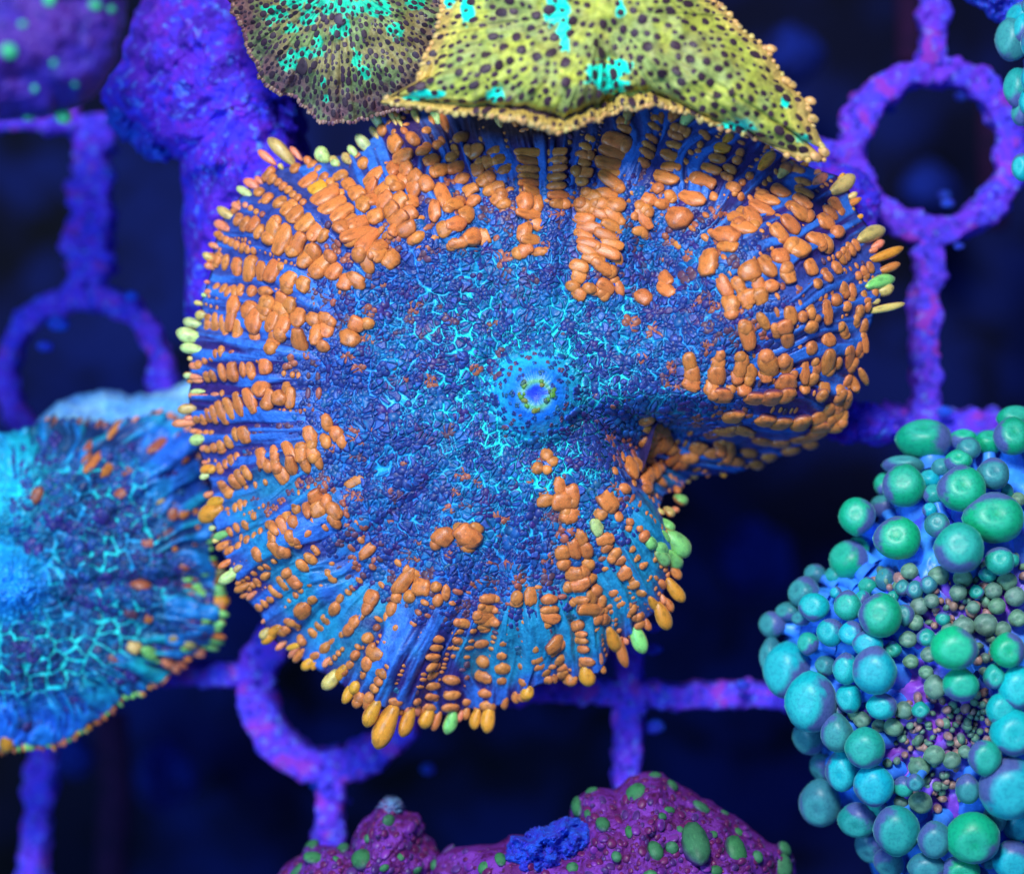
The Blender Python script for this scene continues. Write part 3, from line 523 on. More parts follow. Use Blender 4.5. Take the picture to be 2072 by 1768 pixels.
beads = []     # x,y,wt,hr,code,dir
def rows_to_beads(rows, surf):
    out = []
    for row in rows:
        n = len(row)
        for i, (px, py, wt, hr, code) in enumerate(row):
            if hr is None: hr = wt*.6 if wt > 14 else wt*.8
            d = np.array([px-surf.c[0], py-surf.c[1]]); d = d/np.linalg.norm(d)
            if n > 2:
                a, b = row[max(0, i-1)], row[min(n-1, i+1)]
                dd = np.array([a[0]-b[0], a[1]-b[1]]); L = np.linalg.norm(dd)
                if 0 < L < 160:
                    dd /= L
                    if dd.dot(d) < 0: dd = -dd
                    if dd.dot(d) > .8: d = d*.2+dd*.8
            out.append([px, py, wt*1.06, hr*(1.24 if hr < 14 else 1.1), code, d])
    return out
allb = []
for tl, txt in MAIN_ROWS: allb += rows_to_beads(parse(tl, txt), main)
# fill: small beads along radial rows where nothing is traced yet
pts = np.array([[b[0], b[1], max(b[2], b[3])*.5] for b in allb])
grid = {}
def add_g(px, py, rr): grid.setdefault((int(px//40), int(py//40)), []).append((px, py, rr))
def free(px, py, rr, k=.9):
    a, b = int(px//40), int(py//40)
    for i in range(a-1, a+2):
        for j in range(b-1, b+2):
            for (x_, y_, r_) in grid.get((i, j), ()):
                if (px-x_)**2+(py-y_)**2 < ((rr+r_)*k)**2: return False
    return True
for p in pts: add_g(*p)
fill = []
def zone_orange(x, y, t, deg):
    """how far in the orange reaches along each direction"""
    k = .68
    if 140 < abs(deg) or abs(deg) < 0: k = .62
    if -60 < deg < 10: k = .58
    if 10 < deg < 45: k = .6
    if 45 <= deg < 130: k = .66
    if -150 < deg < -60: k = .6
    return k
nrow = 100
for k in range(nrow):
    a = -np.pi+2*np.pi*(k+.3*rng.uniform(-1, 1))/nrow
    Rr = float(main.R(np.array(a))); s_ = .985*Rr; deg = math.degrees(a)
    big = rng.uniform(.6, 1.25)
    while s_ > .60*Rr:
        tt = s_/Rr; zo = zone_orange(0, 0, tt, deg)
        sz = (8.5+12*(1-tt)**.6)*big
        px, py = MC[0]+s_*math.cos(a)+rng.uniform(-2, 2), MC[1]+s_*math.sin(a)+rng.uniform(-2, 2)
        wt = sz*rng.uniform(.9, 1.5); hr = sz*rng.uniform(.6, .85)
        if free(px, py, sz*.48):
            if tt > zo+.08: code = 'o' if rng.random() < .85 else 'b'
            elif tt > zo-.05: code = rng.choice(['o', 'b', 'd', 'r'])
            else: code = 'd' if rng.random() < .93 else 'b'
            fill.append([px, py, wt, hr, code, np.array([math.cos(a), math.sin(a)])]); add_g(px, py, sz*.45)
        s_ -= hr*rng.uniform(.95, 1.1)
# edge tips, small ones between the traced ones
tips = []
for tl, txt in MAIN_TIPS:
    for row in parse(tl, txt):
        for (px, py, wt, hr, code) in row:
            d = np.array([px-MC[0], py-MC[1]]); tips.append([px, py, wt*.95, (hr or wt*1.3)*1.3, code, d/np.linalg.norm(d)])
for p in tips: add_g(p[0], p[1], p[2]*.5)
small_tips = []
for k in range(190):
    a = -np.pi+2*np.pi*(k+.35*rng.uniform(-1, 1))/190; deg = math.degrees(a)
    if -128 < deg < -45 : pass
    Rr = float(main.R(np.array(a)))*rng.uniform(.99, 1.012); wt = rng.uniform(8, 14); hr = wt*rng.uniform(1.3, 1.9)
    px, py = MC[0]+Rr*math.cos(a), MC[1]+Rr*math.sin(a)
    if free(px, py, wt*.5, .8):
        code = rng.choice(['o', 'o', 'k', 'y', 'w']) if abs(deg) < 140 else rng.choice(['k', 'k', 'p', 'w', 'o'])
        small_tips.append([px, py, wt, hr, code, np.array([math.cos(a), math.sin(a)])]); add_g(px, py, wt*.4)
clus = [b for b in allb if b[4] in 'rbdt' and max(b[2], b[3]) > 15]; cid = {id(b) for b in clus}; allb = [b for b in allb if id(b) not in cid]
for b in allb:
    if b[4] == 'o' and b[2] < 16 and rng.random() < .06: b[4] = 'r'
sat = []
for b in allb:
    if b[2] > 17 and b[2] > b[3]*1.2:
        tx, ty = -b[5][1], b[5][0]
        for sg_ in (-1, 1):
            if rng.random() < .3:
                q = sg_*b[2]*rng.uniform(.22, .42); e = b[3]*rng.uniform(-.12, .12)
                sat.append([b[0]+tx*q+b[5][0]*e, b[1]+ty*q+b[5][1]*e, b[3]*rng.uniform(.7, 1.1), b[3]*rng.uniform(.75, 1.1), b[4], b[5]])
allb = allb+fill; nbig = sorted(allb, key=lambda b: -b[2]*b[3])[:300]; ids = {id(b) for b in nbig}; rest_b = [b for b in allb if id(b) not in ids]+sat
loc = np.array(root.location)
def bead_T(surf, b, lift=.3, hz=.66):
    px, py, wt, hr, code, d = b
    P, et, er, n = surf.frame(px, py, d)
    k = .01*(H-P[2])/H*.5*1.1
    # a bead on a steep slope still spans its width along the slope
    hh = min(wt, hr)*k*hz*rng.uniform(.9, 1.15)
    er2 = er/max(.55, math.hypot(er[0], er[1])); et2 = et/max(.55, math.hypot(et[0], et[1]))
    er2, et2 = er*min(1.6, 1/max(.55, math.hypot(er[0], er[1]))), et*min(1.6, 1/max(.55, math.hypot(et[0], et[1])))
    return P+n*hh*lift, et2*wt*k, er2*hr*k, n*hh
def join_beads(name, lst, surf, mat, parent, shapes, F0, lift=.35, hz=.75, darkbase=None, f0=-.5, f1=.2):
    V, Fs, C = [], [], []; off = 0; pl = np.array(parent.location)
    for b in lst:
        P, ex, ey, ez = bead_T(surf, b, lift, hz)
        v = shapes[rng.integers(len(shapes))]
        V.append(P-pl+v[:, :1]*ex+v[:, 1:2]*ey+v[:, 2:3]*ez); Fs.append(F0+off); off += len(v)
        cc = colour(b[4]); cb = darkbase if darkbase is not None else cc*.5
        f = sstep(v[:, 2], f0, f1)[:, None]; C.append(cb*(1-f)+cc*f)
    o = mk(name, np.concatenate(V), np.concatenate(Fs), mat, parent, np.concatenate(C)); o['kind'] = 'stuff'
    return o
for b in nbig:
    P, ex, ey, ez = bead_T(main, b)
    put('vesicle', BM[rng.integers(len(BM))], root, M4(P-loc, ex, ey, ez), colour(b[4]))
lowv = [s[:, :] for s in [v for v in [ICO2[0]*(1+.2*fbm(ICO2[0][:, 0]*1.4+i*5, ICO2[0][:, 1]*1.4, ICO2[0][:, 2]*1.4, i, 2))[:, None] for i in range(8)]]]
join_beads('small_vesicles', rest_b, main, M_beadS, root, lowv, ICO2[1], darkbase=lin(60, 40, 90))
tb = sorted(tips+small_tips, key=lambda b: -b[2]*b[3])
for b in tb:
    P, ex, ey, ez = bead_T(main, b, .2, .95)
    ey = ey+np.array([0, 0, 1])*np.linalg.norm(ey)*rng.uniform(-.1, .25)
    put('edge_tentacle', TM[rng.integers(len(TM))], root, M4(P-loc, ex, ey, ez), colour(b[4]))
# dark rosettes of little lobes in the middle
ros = []
cand = 0
def petals(px, py, R0, n, code, out, jit=.38, core=True):
    a0 = rng.uniform(0, 6.28); ec = rng.uniform(.8, 1.25)
    for i in range(n):
        a = a0+2*np.pi*i/n+rng.uniform(-jit, jit); L = R0*rng.uniform(.72, 1.25)
        d = np.array([math.cos(a)*ec, math.sin(a)/ec])
        out.append([px+d[0]*L*.60, py+d[1]*L*.60, 2*math.pi*.66*R0/n*rng.uniform(.9, 1.3), L*.98, code if rng.random() > .12 else rng.choice(['d', 'e', 'f']), d/np.linalg.norm(d)])
    if core: out.append([px, py, R0*.55, R0*.55, code, np.array([1., 0])])
for b in clus: petals(b[0], b[1], .5*math.sqrt(b[2]*b[3])*.95, int(rng.integers(4, 7)), b[4], ros)
grid2 = {}
def add2(px, py, rr): grid2.setdefault((int(px//40), int(py//40)), []).append((px, py, rr))
def free2(px, py, rr):
    a, b = int(px//40), int(py//40)
    for i in range(a-1, a+2):
        for j in range(b-1, b+2):
            for (x_, y_, r_) in grid2.get((i, j), ()):
                if (px-x_)**2+(py-y_)**2 < (rr+r_)**2: return False
    return True
for rmin, rmax, ntry in ((15, 21, 9000), (10, 14, 12000), (5.5, 8, 30000)):
    for tries in range(ntry):
        a = rng.uniform(-np.pi, np.pi); tt = math.sqrt(rng.uniform(0, .56)); Rr = float(main.R(np.array(a)))
        px, py = MC[0]+tt*Rr*math.cos(a), MC[1]+tt*Rr*math.sin(a); rr = math.hypot(px-MC[0], py-MC[1])
        if rr < 84: continue
        R0 = rng.uniform(rmin, rmax)*(1 if rr > 150 else .75)
        if rng.random() > .07+.95*sstep(tt, .45, .66): continue
        if tt > .66 and rng.random() < (tt-.64)*7: continue
        fk = .80 if R0 > 9 else .62
        if not free2(px, py, R0*fk) or not free(px, py, R0*.66, .86): continue
        add2(px, py, R0*fk)
        q = rng.random(); code = 'd'
        if q < .03+.05*(tt > .5): code = 'r'
        elif q < .09+.08*(tt > .5): code = 'b'
        elif q < .3: code = 'e'
        elif q < .45: code = 'f'
        if tt > .5 and R0 > 14: R0 *= .8
        if R0 > 9: petals(px, py, R0, int(rng.integers(5, 9)) if R0 > 14 else int(rng.integers(4, 6)), code, ros, core=R0 > 14)
        else:
            a2 = rng.uniform(0, 6.28); ros.append([px, py, R0*1.6, R0*2.1, code, np.array([math.cos(a2), math.sin(a2)])])
for k in range(600):       # flecks on the mouth cone
    a = rng.uniform(0, 6.28); rr = 84*math.sqrt(rng.uniform(.16, 1))
    px, py = MC[0]+rr*math.cos(a), MC[1]+rr*math.sin(a); s_ = rng.uniform(3.5, 6)
    if rng.random() > (rr/84)**4*.7+.05: continue
    if free2(px, py, s_): add2(px, py, s_); petals(px, py, s_, 4, rng.choice(['b', 't', 'd', 'e', 'e']), ros, core=False)
PAL.update({'d': lin(36, 50, 116), 'e': lin(28, 82, 140), 'f': lin(58, 40, 104)})
join_beads('dark_rosettes', ros, main, M_beadS, root, [ICO2[0]*(1+.15*fbm(ICO2[0][:, 0]*1.4+i*5, ICO2[0][:, 1]*1.4, ICO2[0][:, 2]*1.4, i, 2))[:, None] for i in range(5)], ICO2[1], lift=.3, hz=.6, darkbase=lin(30, 100, 200), f0=-.05, f1=.5)
PAL['d'] = lin(50, 44, 118)
# mouth lips
V = []; 
lip = []; PAL['g2'] = lin(84, 140, 50); PAL['g3'] = lin(120, 120, 40); PAL['g4'] = lin(60, 96, 80)
for a_, n_, q_ in ((-2.4, 5, 1.15), (-1.2, 3, 1.0), (-.2, 4, 1.15), (.7, 2, 1.0), (1.5, 3, 1.1), (2.3, 2, .95), (3.0, 4, 1.05)):
    for k in range(n_):
        a = a_+rng.normal(0, .16); r_ = 26*q_+rng.uniform(-5, 6); s_ = rng.uniform(6, 12)
        lip.append([MC[0]+r_*math.cos(a)*1.08, MC[1]+r_*math.sin(a), s_, s_*rng.uniform(.7, 1.2), ['g2', 'g2', 'g3', 'g4'][rng.integers(4)], np.array([math.cos(a), math.sin(a)])])
for b in lip:
    P, ex, ey, ez = bead_T(main, b, .2, .8)
    put('lip_lobe', BM[rng.integers(len(BM))], root, M4(P-loc, ex, ey, ez), colour(b[4]))
# foot
def stalk(name, px, py, z0, z1, r0, r1, mat, parent, col, lean=(0, 0)):
    n, m = 40, 14; a = np.linspace(0, 2*np.pi, n, endpoint=False); s_ = np.linspace(0, 1, m)
    A, Q = np.meshgrid(a, s_)
    rr = (r0+(r1-r0)*Q)*(1+.07*vnoise(np.cos(A)*3, np.sin(A)*3, Q*3, 4))
    c0 = W(px, py, z0)
    P = np.stack([c0[0]+lean[0]*Q+rr*np.cos(A), c0[1]+lean[1]*Q+rr*np.sin(A), z0+(z1-z0)*Q], -1).reshape(-1, 3)
    i, j = np.meshgrid(np.arange(m-1), np.arange(n), indexing='ij'); aa = i*n+j; bb = i*n+(j+1) % n
    F = np.stack([aa, bb, bb+n, aa+n], -1).reshape(-1, 4)
    return mk(name, local(parent, P), F, mat, parent, np.tile(col, (len(P), 1)))
stalk('foot', 1085, 800, -5.2, -.9, 1.6, 2.6, M_disc, root, lin(50, 40, 90))

# ---------------------------------------------------------------- setting: tank floor far below
def blob(name, outline, c, zt, ze, mat, parent, p=2.2, amp=.25, asc=60, skirt=-3, nr=60, nt=220, under=True, sub=None, cols=None, seed=0, scal=3, inn=.85):
    s = Surf(c, outline, lambda x, y, th, t: ze+(zt-ze)*np.maximum(0, 1-np.minimum(t, 1)**p)**.6
             + amp*fbm(x/asc, y/asc, 0, seed, 5)*2, scal, seed)
    th = np.linspace(-np.pi, np.pi, nt, endpoint=False); t = np.linspace(.004, 1, nr)**.75
    T, TH = np.meshgrid(t, th, indexing='ij'); x = c[0]+T*s.R(TH)*np.cos(TH); y = c[1]+T*s.R(TH)*np.sin(TH)
    P = [W(x, y, s.zf(x, y, TH, T)).reshape(-1, 3)]
    for q in np.linspace(.12, 1, 9):
        k = 1-(1-inn)*q; xx = c[0]+k*s.R(th)*np.cos(th); yy = c[1]+k*s.R(th)*np.sin(th)
        xx = xx+5*vnoise(xx/20, yy/20, q*6, seed+3); yy = yy+5*vnoise(xx/20, yy/20, q*6, seed+4)
        P.append(W(xx, yy, s.zf(xx, yy, th, np.ones(nt))+skirt*q))
    P = np.concatenate(P); n = nr+9
    i, j = np.meshgrid(np.arange(n-1), np.arange(nt), indexing='ij'); a = i*nt+j; b = i*nt+(j+1) % nt
    F = np.stack([a, b, b+nt, a+nt], -1).reshape(-1, 4)
    o = mk(name, local(parent, P) if parent else P, F, mat, parent)
    return s, o
g = 90; xs = np.linspace(-90, 90, g)
X, Y = np.meshgrid(xs, xs); Z = -30+1.2*fbm(X/6, Y/6, 0, 3, 4)
i, j = np.meshgrid(np.arange(g-1), np.arange(g-1), indexing='ij'); a = (i*g+j).ravel()
o = mk('tank_floor', np.stack([X, Y, Z], -1).reshape(-1, 3), np.stack([a, a+1, a+g+1, a+g], -1), M_floor); o['kind'] = 'structure'
def circ(cx, cy, rx, ry=None, n=16, j=.18):
    ry = ry or rx
    return [(cx+rx*(1+j*rng.uniform(-1, 1))*math.cos(a), cy+ry*(1+j*rng.uniform(-1, 1))*math.sin(a)) for a in np.linspace(0, 2*np.pi, n, endpoint=False)]
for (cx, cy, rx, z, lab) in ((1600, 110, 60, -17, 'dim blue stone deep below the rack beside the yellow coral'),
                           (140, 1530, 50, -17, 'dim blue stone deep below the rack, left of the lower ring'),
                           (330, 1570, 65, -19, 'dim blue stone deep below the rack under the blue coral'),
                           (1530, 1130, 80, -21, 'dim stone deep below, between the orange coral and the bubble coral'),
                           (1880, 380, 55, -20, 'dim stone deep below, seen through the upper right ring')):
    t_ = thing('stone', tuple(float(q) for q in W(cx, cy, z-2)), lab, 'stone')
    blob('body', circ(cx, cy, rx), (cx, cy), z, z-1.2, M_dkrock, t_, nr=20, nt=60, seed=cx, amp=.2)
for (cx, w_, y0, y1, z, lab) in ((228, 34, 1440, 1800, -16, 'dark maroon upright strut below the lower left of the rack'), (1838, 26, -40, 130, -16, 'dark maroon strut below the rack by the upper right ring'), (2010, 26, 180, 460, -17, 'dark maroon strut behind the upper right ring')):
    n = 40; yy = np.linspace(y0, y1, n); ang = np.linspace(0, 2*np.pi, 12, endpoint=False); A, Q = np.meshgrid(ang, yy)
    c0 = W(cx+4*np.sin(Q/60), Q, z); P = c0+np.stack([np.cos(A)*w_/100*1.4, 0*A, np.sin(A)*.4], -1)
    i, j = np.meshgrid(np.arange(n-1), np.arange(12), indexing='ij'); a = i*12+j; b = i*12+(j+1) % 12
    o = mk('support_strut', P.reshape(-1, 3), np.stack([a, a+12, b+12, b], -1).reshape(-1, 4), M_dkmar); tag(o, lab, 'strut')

# ---------------------------------------------------------------- rack
def zr(x): return -8.0+2.6*sstep(x, 100, 560)+1.2*np.clip(x/2072, 0, 1)
rack = thing('coral_rack', (0, 0, -6), 'purple crusted plastic grid rack with round holes under the corals', 'rack')
def sweep(name, cx, cy, wd, closed, thick=.75, parent=rack, seed=0, rough=1.0):
    """section w wide along a path of plan points"""
    cx, cy = np.asarray(cx, float), np.asarray(cy, float); n = len(cx)
    C = W(cx, cy, zr(cx))
    if closed: T = np.roll(C, -1, 0)-np.roll(C, 1, 0)
    else: T = np.gradient(C, axis=0)
    T[:, 2] = 0; T /= np.linalg.norm(T, axis=1)[:, None]; Nn = np.stack([T[:, 1], -T[:, 0], 0*T[:, 0]], -1)
    m = 28; a = np.linspace(0, 2*np.pi, m, endpoint=False); sg = lambda q: np.sign(q)*np.abs(q)**.45
    u, v = sg(np.cos(a)), sg(np.sin(a))
    P = C[:, None]+Nn[:, None]*(u[None, :, None]*wd/200*1.12)+np.array([0, 0, 1])*(v[None, :, None]*thick/2-thick/2)
    D = Nn[:, None]*np.cos(a)[None, :, None]+np.array([0, 0, 1])*np.sin(a)[None, :, None]
    d = .12*rough*fbm(P[..., 0]*2.2, P[..., 1]*2.2, P[..., 2]*2.2, seed, 4)*2+.09*rough*np.maximum(0, vnoise(P[..., 0]*5, P[..., 1]*5, P[..., 2]*5, seed+9))
    P = P+D*d[..., None]
    k = n if closed else n-1
    i, j = np.meshgrid(np.arange(k), np.arange(m), indexing='ij'); i2 = (i+1) % n; j2 = (j+1) % m
    F = np.stack([i*m+j, i*m+j2, i2*m+j2, i2*m+j], -1).reshape(-1, 4)
    Fs = [F]
    if not closed: Fs += [np.arange(m)[None, ::-1].copy(), (np.arange(m)+(n-1)*m)[None, :].copy()]
    return mk(name, local(parent, P.reshape(-1, 3)), Fs, M_rack, parent)
def ring(cx, cy, ro, ri, seed):
    a = np.linspace(0, 2*np.pi, 260, endpoint=False); r = (ro+ri)/2
    return sweep('ring', cx+r*np.cos(a), cy+r*np.sin(a), (ro-ri)*1.02, True, seed=seed)
def bar(x0, y0, x1, y1, wd, seed, rough=1.0):
    n = int(math.hypot(x1-x0, y1-y0)/4)+2; q = np.linspace(0, 1, n)
    return sweep('bar', x0+(x1-x0)*q, y0+(y1-y0)*q, wd, False, seed=seed, rough=rough)
ring(165, 755, 182, 134, 1); ring(670, 1396, 192, 120, 2); ring(1893, 300, 190, 135, 3)
bar(182, 230, 172, 590, 84, 5, 2.2); bar(668, 1575, 664, 1810, 56, 6); bar(1898, -40, 1888, 130, 50, 7); bar(1886, 480, 1872, 870, 54, 8)
bar(1278, 1240, 1262, 1830, 52, 9); bar(840, 1395, 1262, 1402, 44, 10); bar(1290, 1410, 1660, 1412, 48, 11)
bar(1660, 850, 2110, 862, 56, 12, 1.3); bar(330, 1368, 510, 1366, 48, 13); bar(86, 1480, 50, 1830, 56, 14); bar(1560, 292, 1718, 304, 46, 15)
bar(2066, 300, 2120, 302, 46, 16); bar(-60, 1360, 340, 1368, 48, 17); bar(160, 920, 140, 1480, 56, 18); bar(-60, 232, 150, 236, 60, 19)

# small pale bits of detritus lying on and under the rack
def bit(x, y, z, r, lab, col):
    v = ICO2[0]*(1+.35*fbm(ICO2[0][:, 0]*1.2+x, ICO2[0][:, 1]*1.2, ICO2[0][:, 2]*1.2, 3, 2))[:, None]
    C = W(x, y, z); P = C+v*np.array([r*1.2, r*.8, r*.6])/100
    o = mk('detritus_bit', P, ICO2[1], col); tag(o, lab, 'debris', 'pale bits of detritus round the rack')
for q in ((865, 1555, -8, 16, 'blurred pale blue bit just right of the lower ring'), (1912, 395, -7, 12, 'dim blue bit inside the upper right ring, lower part'), (1800, 222, -6, 12, 'small pale bit by the inner left rim of the upper right ring'),
          (1945, 195, -6.5, 13, 'bluish bit near the top inside the upper right ring'), (1917, 412, -5, 13, 'bright blue bit on the bottom inner rim of the upper right ring'), (1940, 498, -4.4, 10, 'pale bit beside the bar just below the upper right ring'),
          (1912, 832, -3.9, 16, 'pale blue flake on the bar crossing above the bubble coral'), (1502, 1385, -4, 14, 'blue bit on the bar left of the bubble coral'), (1322, 1312, -4, 16, 'blue bit beside the upright bar under the orange coral'),
          (1322, 1268, -3, 14, 'blue bit at the lower right edge of the orange coral'), (638, 1588, -5.6, 12, 'pale bit where the lower ring meets its lower bar'), (118, 655, -6, 22, 'bluish bit on the inner rim of the left ring'), (90, 700, -6, 18, 'faint blue bit inside the left ring'),
          (265, 600, -6, 16, 'blue bit on the outer rim of the left ring'), (1325, 1470, -5, 20, 'dim blue bit right of the upright bar below the orange coral'), (700, 1620, -6, 12, 'small dim bit right of the lower bar'), (1300, 1318, -6, 8, 'tiny blue bit by the crossing bars')):
    bit(q[0], q[1], q[2], q[3], q[4], M_rubble)

# ---------------------------------------------------------------- rocks
rk = thing('coralline_rock', (-6, 4, -7), 'purple crusted rock standing between the brown coral and the dark gaps at upper left', 'rock')
blob('body', [(330,-60),(560,-60),(600,200),(622,290),(640,420),(560,520),(480,640),(420,690),(372,640),(378,520),(372,400),(366,330),(335,300),(290,270),(215,230),(205,170),(240,130),(262,60)], (470, 220), -2.4, -4.2, M_rock, rk, amp=.35, asc=55, skirt=-4, nr=110, nt=360, p=3, seed=5, scal=5)
blob('lump', [(215,215),(235,160),(300,150),(340,200),(365,300),(340,332),(300,318),(262,285),(225,262)], (290, 240), -3.4, -4.4, M_rubble, rk, amp=.3, asc=30, skirt=-2, nr=40, nt=160, seed=15, scal=5)
rk2 = thing('coral_plug', (5, 4, -5), 'purple violet plug rock showing at the right edge of the orange coral, under it', 'rock')
blob('body', [(1560,330),(1640,318),(1700,330),(1760,360),(1782,400),(1776,450),(1740,500),(1700,560),(1600,560),(1540,450)], (1650, 440), -1.6, -2.6, M_rock, rk2, amp=.2, asc=40, skirt=-3, seed=8)
rk3 = thing('pale_rock', (-8, 0, -6), 'pale sky blue rock glowing above the blue coral at the left', 'rock')
blob('body', [(70,860),(110,820),(180,795),(260,800),(300,798),(340,790),(390,765),(440,800),(440,940),(300,1000),(100,960)], (260, 880), -4.4, -5.8, M_rockblue, rk3, amp=.2, asc=60, skirt=-2, seed=9)
rk4 = thing('rock_knob', (1, -2, -4), 'violet crust knob where the rack bar passes under the right lobe of the orange coral', 'rock')
blob('body', [(1640,830),(1690,812),(1740,815),(1790,830),(1830,850),(1820,884),(1740,890),(1680,880),(1640,880)], (1730, 852), -2.9, -3.6, M_rock, rk4, amp=.14, asc=25, skirt=-1, seed=10, nr=30, nt=120)

# ---------------------------------------------------------------- other discs
def disc_polyp(rt, surf, mat, colf, nr=150, nt=620, nm='disc', under=.35):
    P, F, x, y, t, th = surf.grid(nr, nt, under); return mk(nm, local(rt, P), F, mat, rt, colf(x, y, t, th))
def parts(rt, lst, surf, meshes, nm, lift=.35, hz=.75, cap=300, mat=None, db=None):
    l = np.array(rt.location); lst = sorted(lst, key=lambda b: -b[2]*b[3])
    for b in lst[:cap]:
        P, ex, ey, ez = bead_T(surf, b, lift, hz)
        put(nm, meshes[rng.integers(len(meshes))], rt, M4(P-l, ex, ey, ez), colour(b[4]))
    if len(lst) > cap: join_beads('small_'+nm+'s', lst[cap:], surf, mat or M_beadS, rt, lowv, ICO2[1], lift, hz, db)

# yellow spotted mushroom
YC = (1225, 20)
OUT_Y = [(905,-150),(898,0),(882,70),(856,120),(848,153),(846,164),(786,196),(770,205),(800,216),(850,220),(960,232),(1050,243),(1090,258),(1130,266),(1165,258),(1210,240),(1260,217),(1330,213),(1390,228),
 (1440,252),(1500,270),(1545,288),(1580,310),(1620,324),(1670,326),(1668,304),(1630,285),(1640,245),(1632,205),(1592,172),(1560,110),(1500,60),(1442,0),(1400,-120),(1150,-190)]
def ys_R(th): return ys.R(th)
def zy(x, y, th, t):
    t = np.minimum(t, 1); z = 2.3-.9*t**3-.35*np.exp(-((x-1235)/30)**2)*sstep(y, 20, 150)
    front = np.exp(-((x-1130)/330)**2)*sstep(y, 60, 185)
    se = (1-t)*ys_R(th)
    z = z+.5*front-.30*front*np.exp(-((se-32)/9)**2)+.30*front*(1-sstep(se, 6, 26))      # crease and upturned front lip
    z = z+.1*fbm(x/60, y/60, 0, 31, 3)*2+.05*vnoise(np.cos(th)*30, np.sin(th)*30, 0, 3)*t
    return z
ys = Surf(YC, OUT_Y, zy, 4, 12)
yr = thing('spotted_coral', tuple(float(q) for q in W(1225, 20, -1)), 'yellow green mushroom coral with dark spots and turquoise patches, its lip over the orange coral', 'coral')
CYP = [(1130,-20,22,30),(1128,20,20,28),(1140,60,12,26),(1143,90,9,14),(950,30,12,18),(1215,150,26,20),(1240,172,26,14),(1252,135,22,14),(1235,150,18,24),(1000,195,14,12),(860,192,30,8),(840,197,24,7),(1490,257,34,7),(1500,250,14,8),(1625,280,16,6),(1255,20,8,14),(1590,205,8,10),(870,-60,30,30),(905,-10,16,20),(1010,190,9,14),(940,10,8,16)]
def ycol(x, y, t, th):
    c = np.tile(lin(176, 178, 70), (len(x), 1))
    c = mixn(c, lin(150, 160, 84), sstep(fbm(x/50, y/50, 0, 3, 3), -.1, .25))
    c = mixn(c, lin(150, 120, 80), sstep(fbm(x/24, y/24, 0, 13, 3), .05, .3)*.3)
    c = mixn(c, lin(196, 150, 84), sstep(t, .88, .95)*.8); c = mixn(c, lin(214, 196, 90), sstep(t, .84, .88)*(1-sstep(t, .90, .94))*.8)
    # fine radial seams
    s_ = np.abs(vnoise(np.cos(th)*19+.3*vnoise(x/40, y/40, 0, 4), np.sin(th)*19+.3*vnoise(x/40, y/40, 0, 5), 0, 8))
    c = mixn(c, lin(88, 60, 50), (1-sstep(s_, .010, .03))*.6*(t > .1))
    d1, d2 = worley(x, y, 9, 33); c = mixn(c, lin(130, 130, 50), (1-sstep(d2-d1, .02, .18))*.22)
    se = (1-t)*ys.R(th); fr = np.exp(-((x-1130)/330)**2)*sstep(y, 60, 185); bd = fr*(1-sstep(se, 22, 30))
    ln = np.abs(np.mod(x/9+.5*vnoise(x/20, y/20, 0, 2), 1)-.5); c = mixn(c, lin(206, 168, 84), sstep(bd, .2, .5)*.8); c = mixn(c, lin(120, 76, 50), sstep(bd, .2, .5)*sstep(ln, .36, .5)*.8)
    c = mixn(c, lin(110, 70, 44), .6*fr*np.exp(-((se-33)/5)**2))
    f = np.zeros(len(x))
    for (a, b, rx, ry) in CYP: f = np.maximum(f, 1.4-np.hypot((x-a)/rx, (y-b)/ry)+.8*vnoise(x/8, y/8, 0, 6)*.6)
    c = mixn(c, lin(20, 236, 196), sstep(f, .1, .35))
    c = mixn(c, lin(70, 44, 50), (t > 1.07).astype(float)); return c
disc_polyp(yr, ys, M_yel, ycol, 190, 900, under=.5)
spots = []
big_spots = [(1112,22,22),(1142,126,22),(1045,75,18),(985,110,20),(1020,96,18),(1085,118,22),(1060,140,14),(1110,205,18),(1150,190,18),(1010,133,18),(960,75,13),(930,120,13),(1080,165,15),(1055,195,14),(1175,205,17),(1190,70,12),(1165,90,12),(1180,50,12),(1262,60,16),(1300,40,18),(1310,95,20),(1330,75,14),(1275,115,14),(1370,115,16),(1340,150,18),(1300,165,16),(1245,95,12),(1380,165,18),(1420,155,16),(1430,125,15),(1450,190,18),(1400,200,16),(1300,210,14),(1470,130,13),(1495,175,14),(1520,200,13),(1545,190,12),(1510,230,12),(1560,230,12),(1590,250,11),(1420,220,13),(1465,225,12),(1540,255,10),(1210,190,13),(1195,215,12)]
sg = {}
def sfree(px, py, rr):
    for (a, b, c_) in sg.setdefault('l', []):
        if (px-a)**2+(py-b)**2 < (rr+c_)**2: return False
    return True
PAL['s'] = lin(62, 40, 52)
for (a, b, d_) in big_spots:
    if sfree(a, b, d_*.45): sg['l'].append((a, b, d_*.5)); dd = np.array([a-YC[0], b-YC[1]+.1]); spots.append([a, b, d_*1.05, d_*1.1, 's', dd/np.linalg.norm(dd)])
for k in range(9000):
    a = rng.uniform(-np.pi, np.pi); tt = math.sqrt(rng.uniform(.01, .93)); Rr = float(ys.R(np.array(a))); px, py = YC[0]+tt*Rr*math.cos(a), YC[1]+tt*Rr*math.sin(a)
    if py < -60: continue
    d_ = rng.choice([8, 10, 12, 15, 18])*rng.uniform(.9, 1.1)*(1.2-.35*tt)
    if sfree(px, py, d_*.5+4.6):
        sg['l'].append((px, py, d_*.5)); spots.append([px, py, d_, d_*rng.uniform(1, 1.5), 's', np.array([math.cos(a), math.sin(a)])])
parts(yr, spots, ys, BMs, 'spot', lift=-.1, hz=.28, mat=M_beadS, db=PAL['s'])
nubs = []
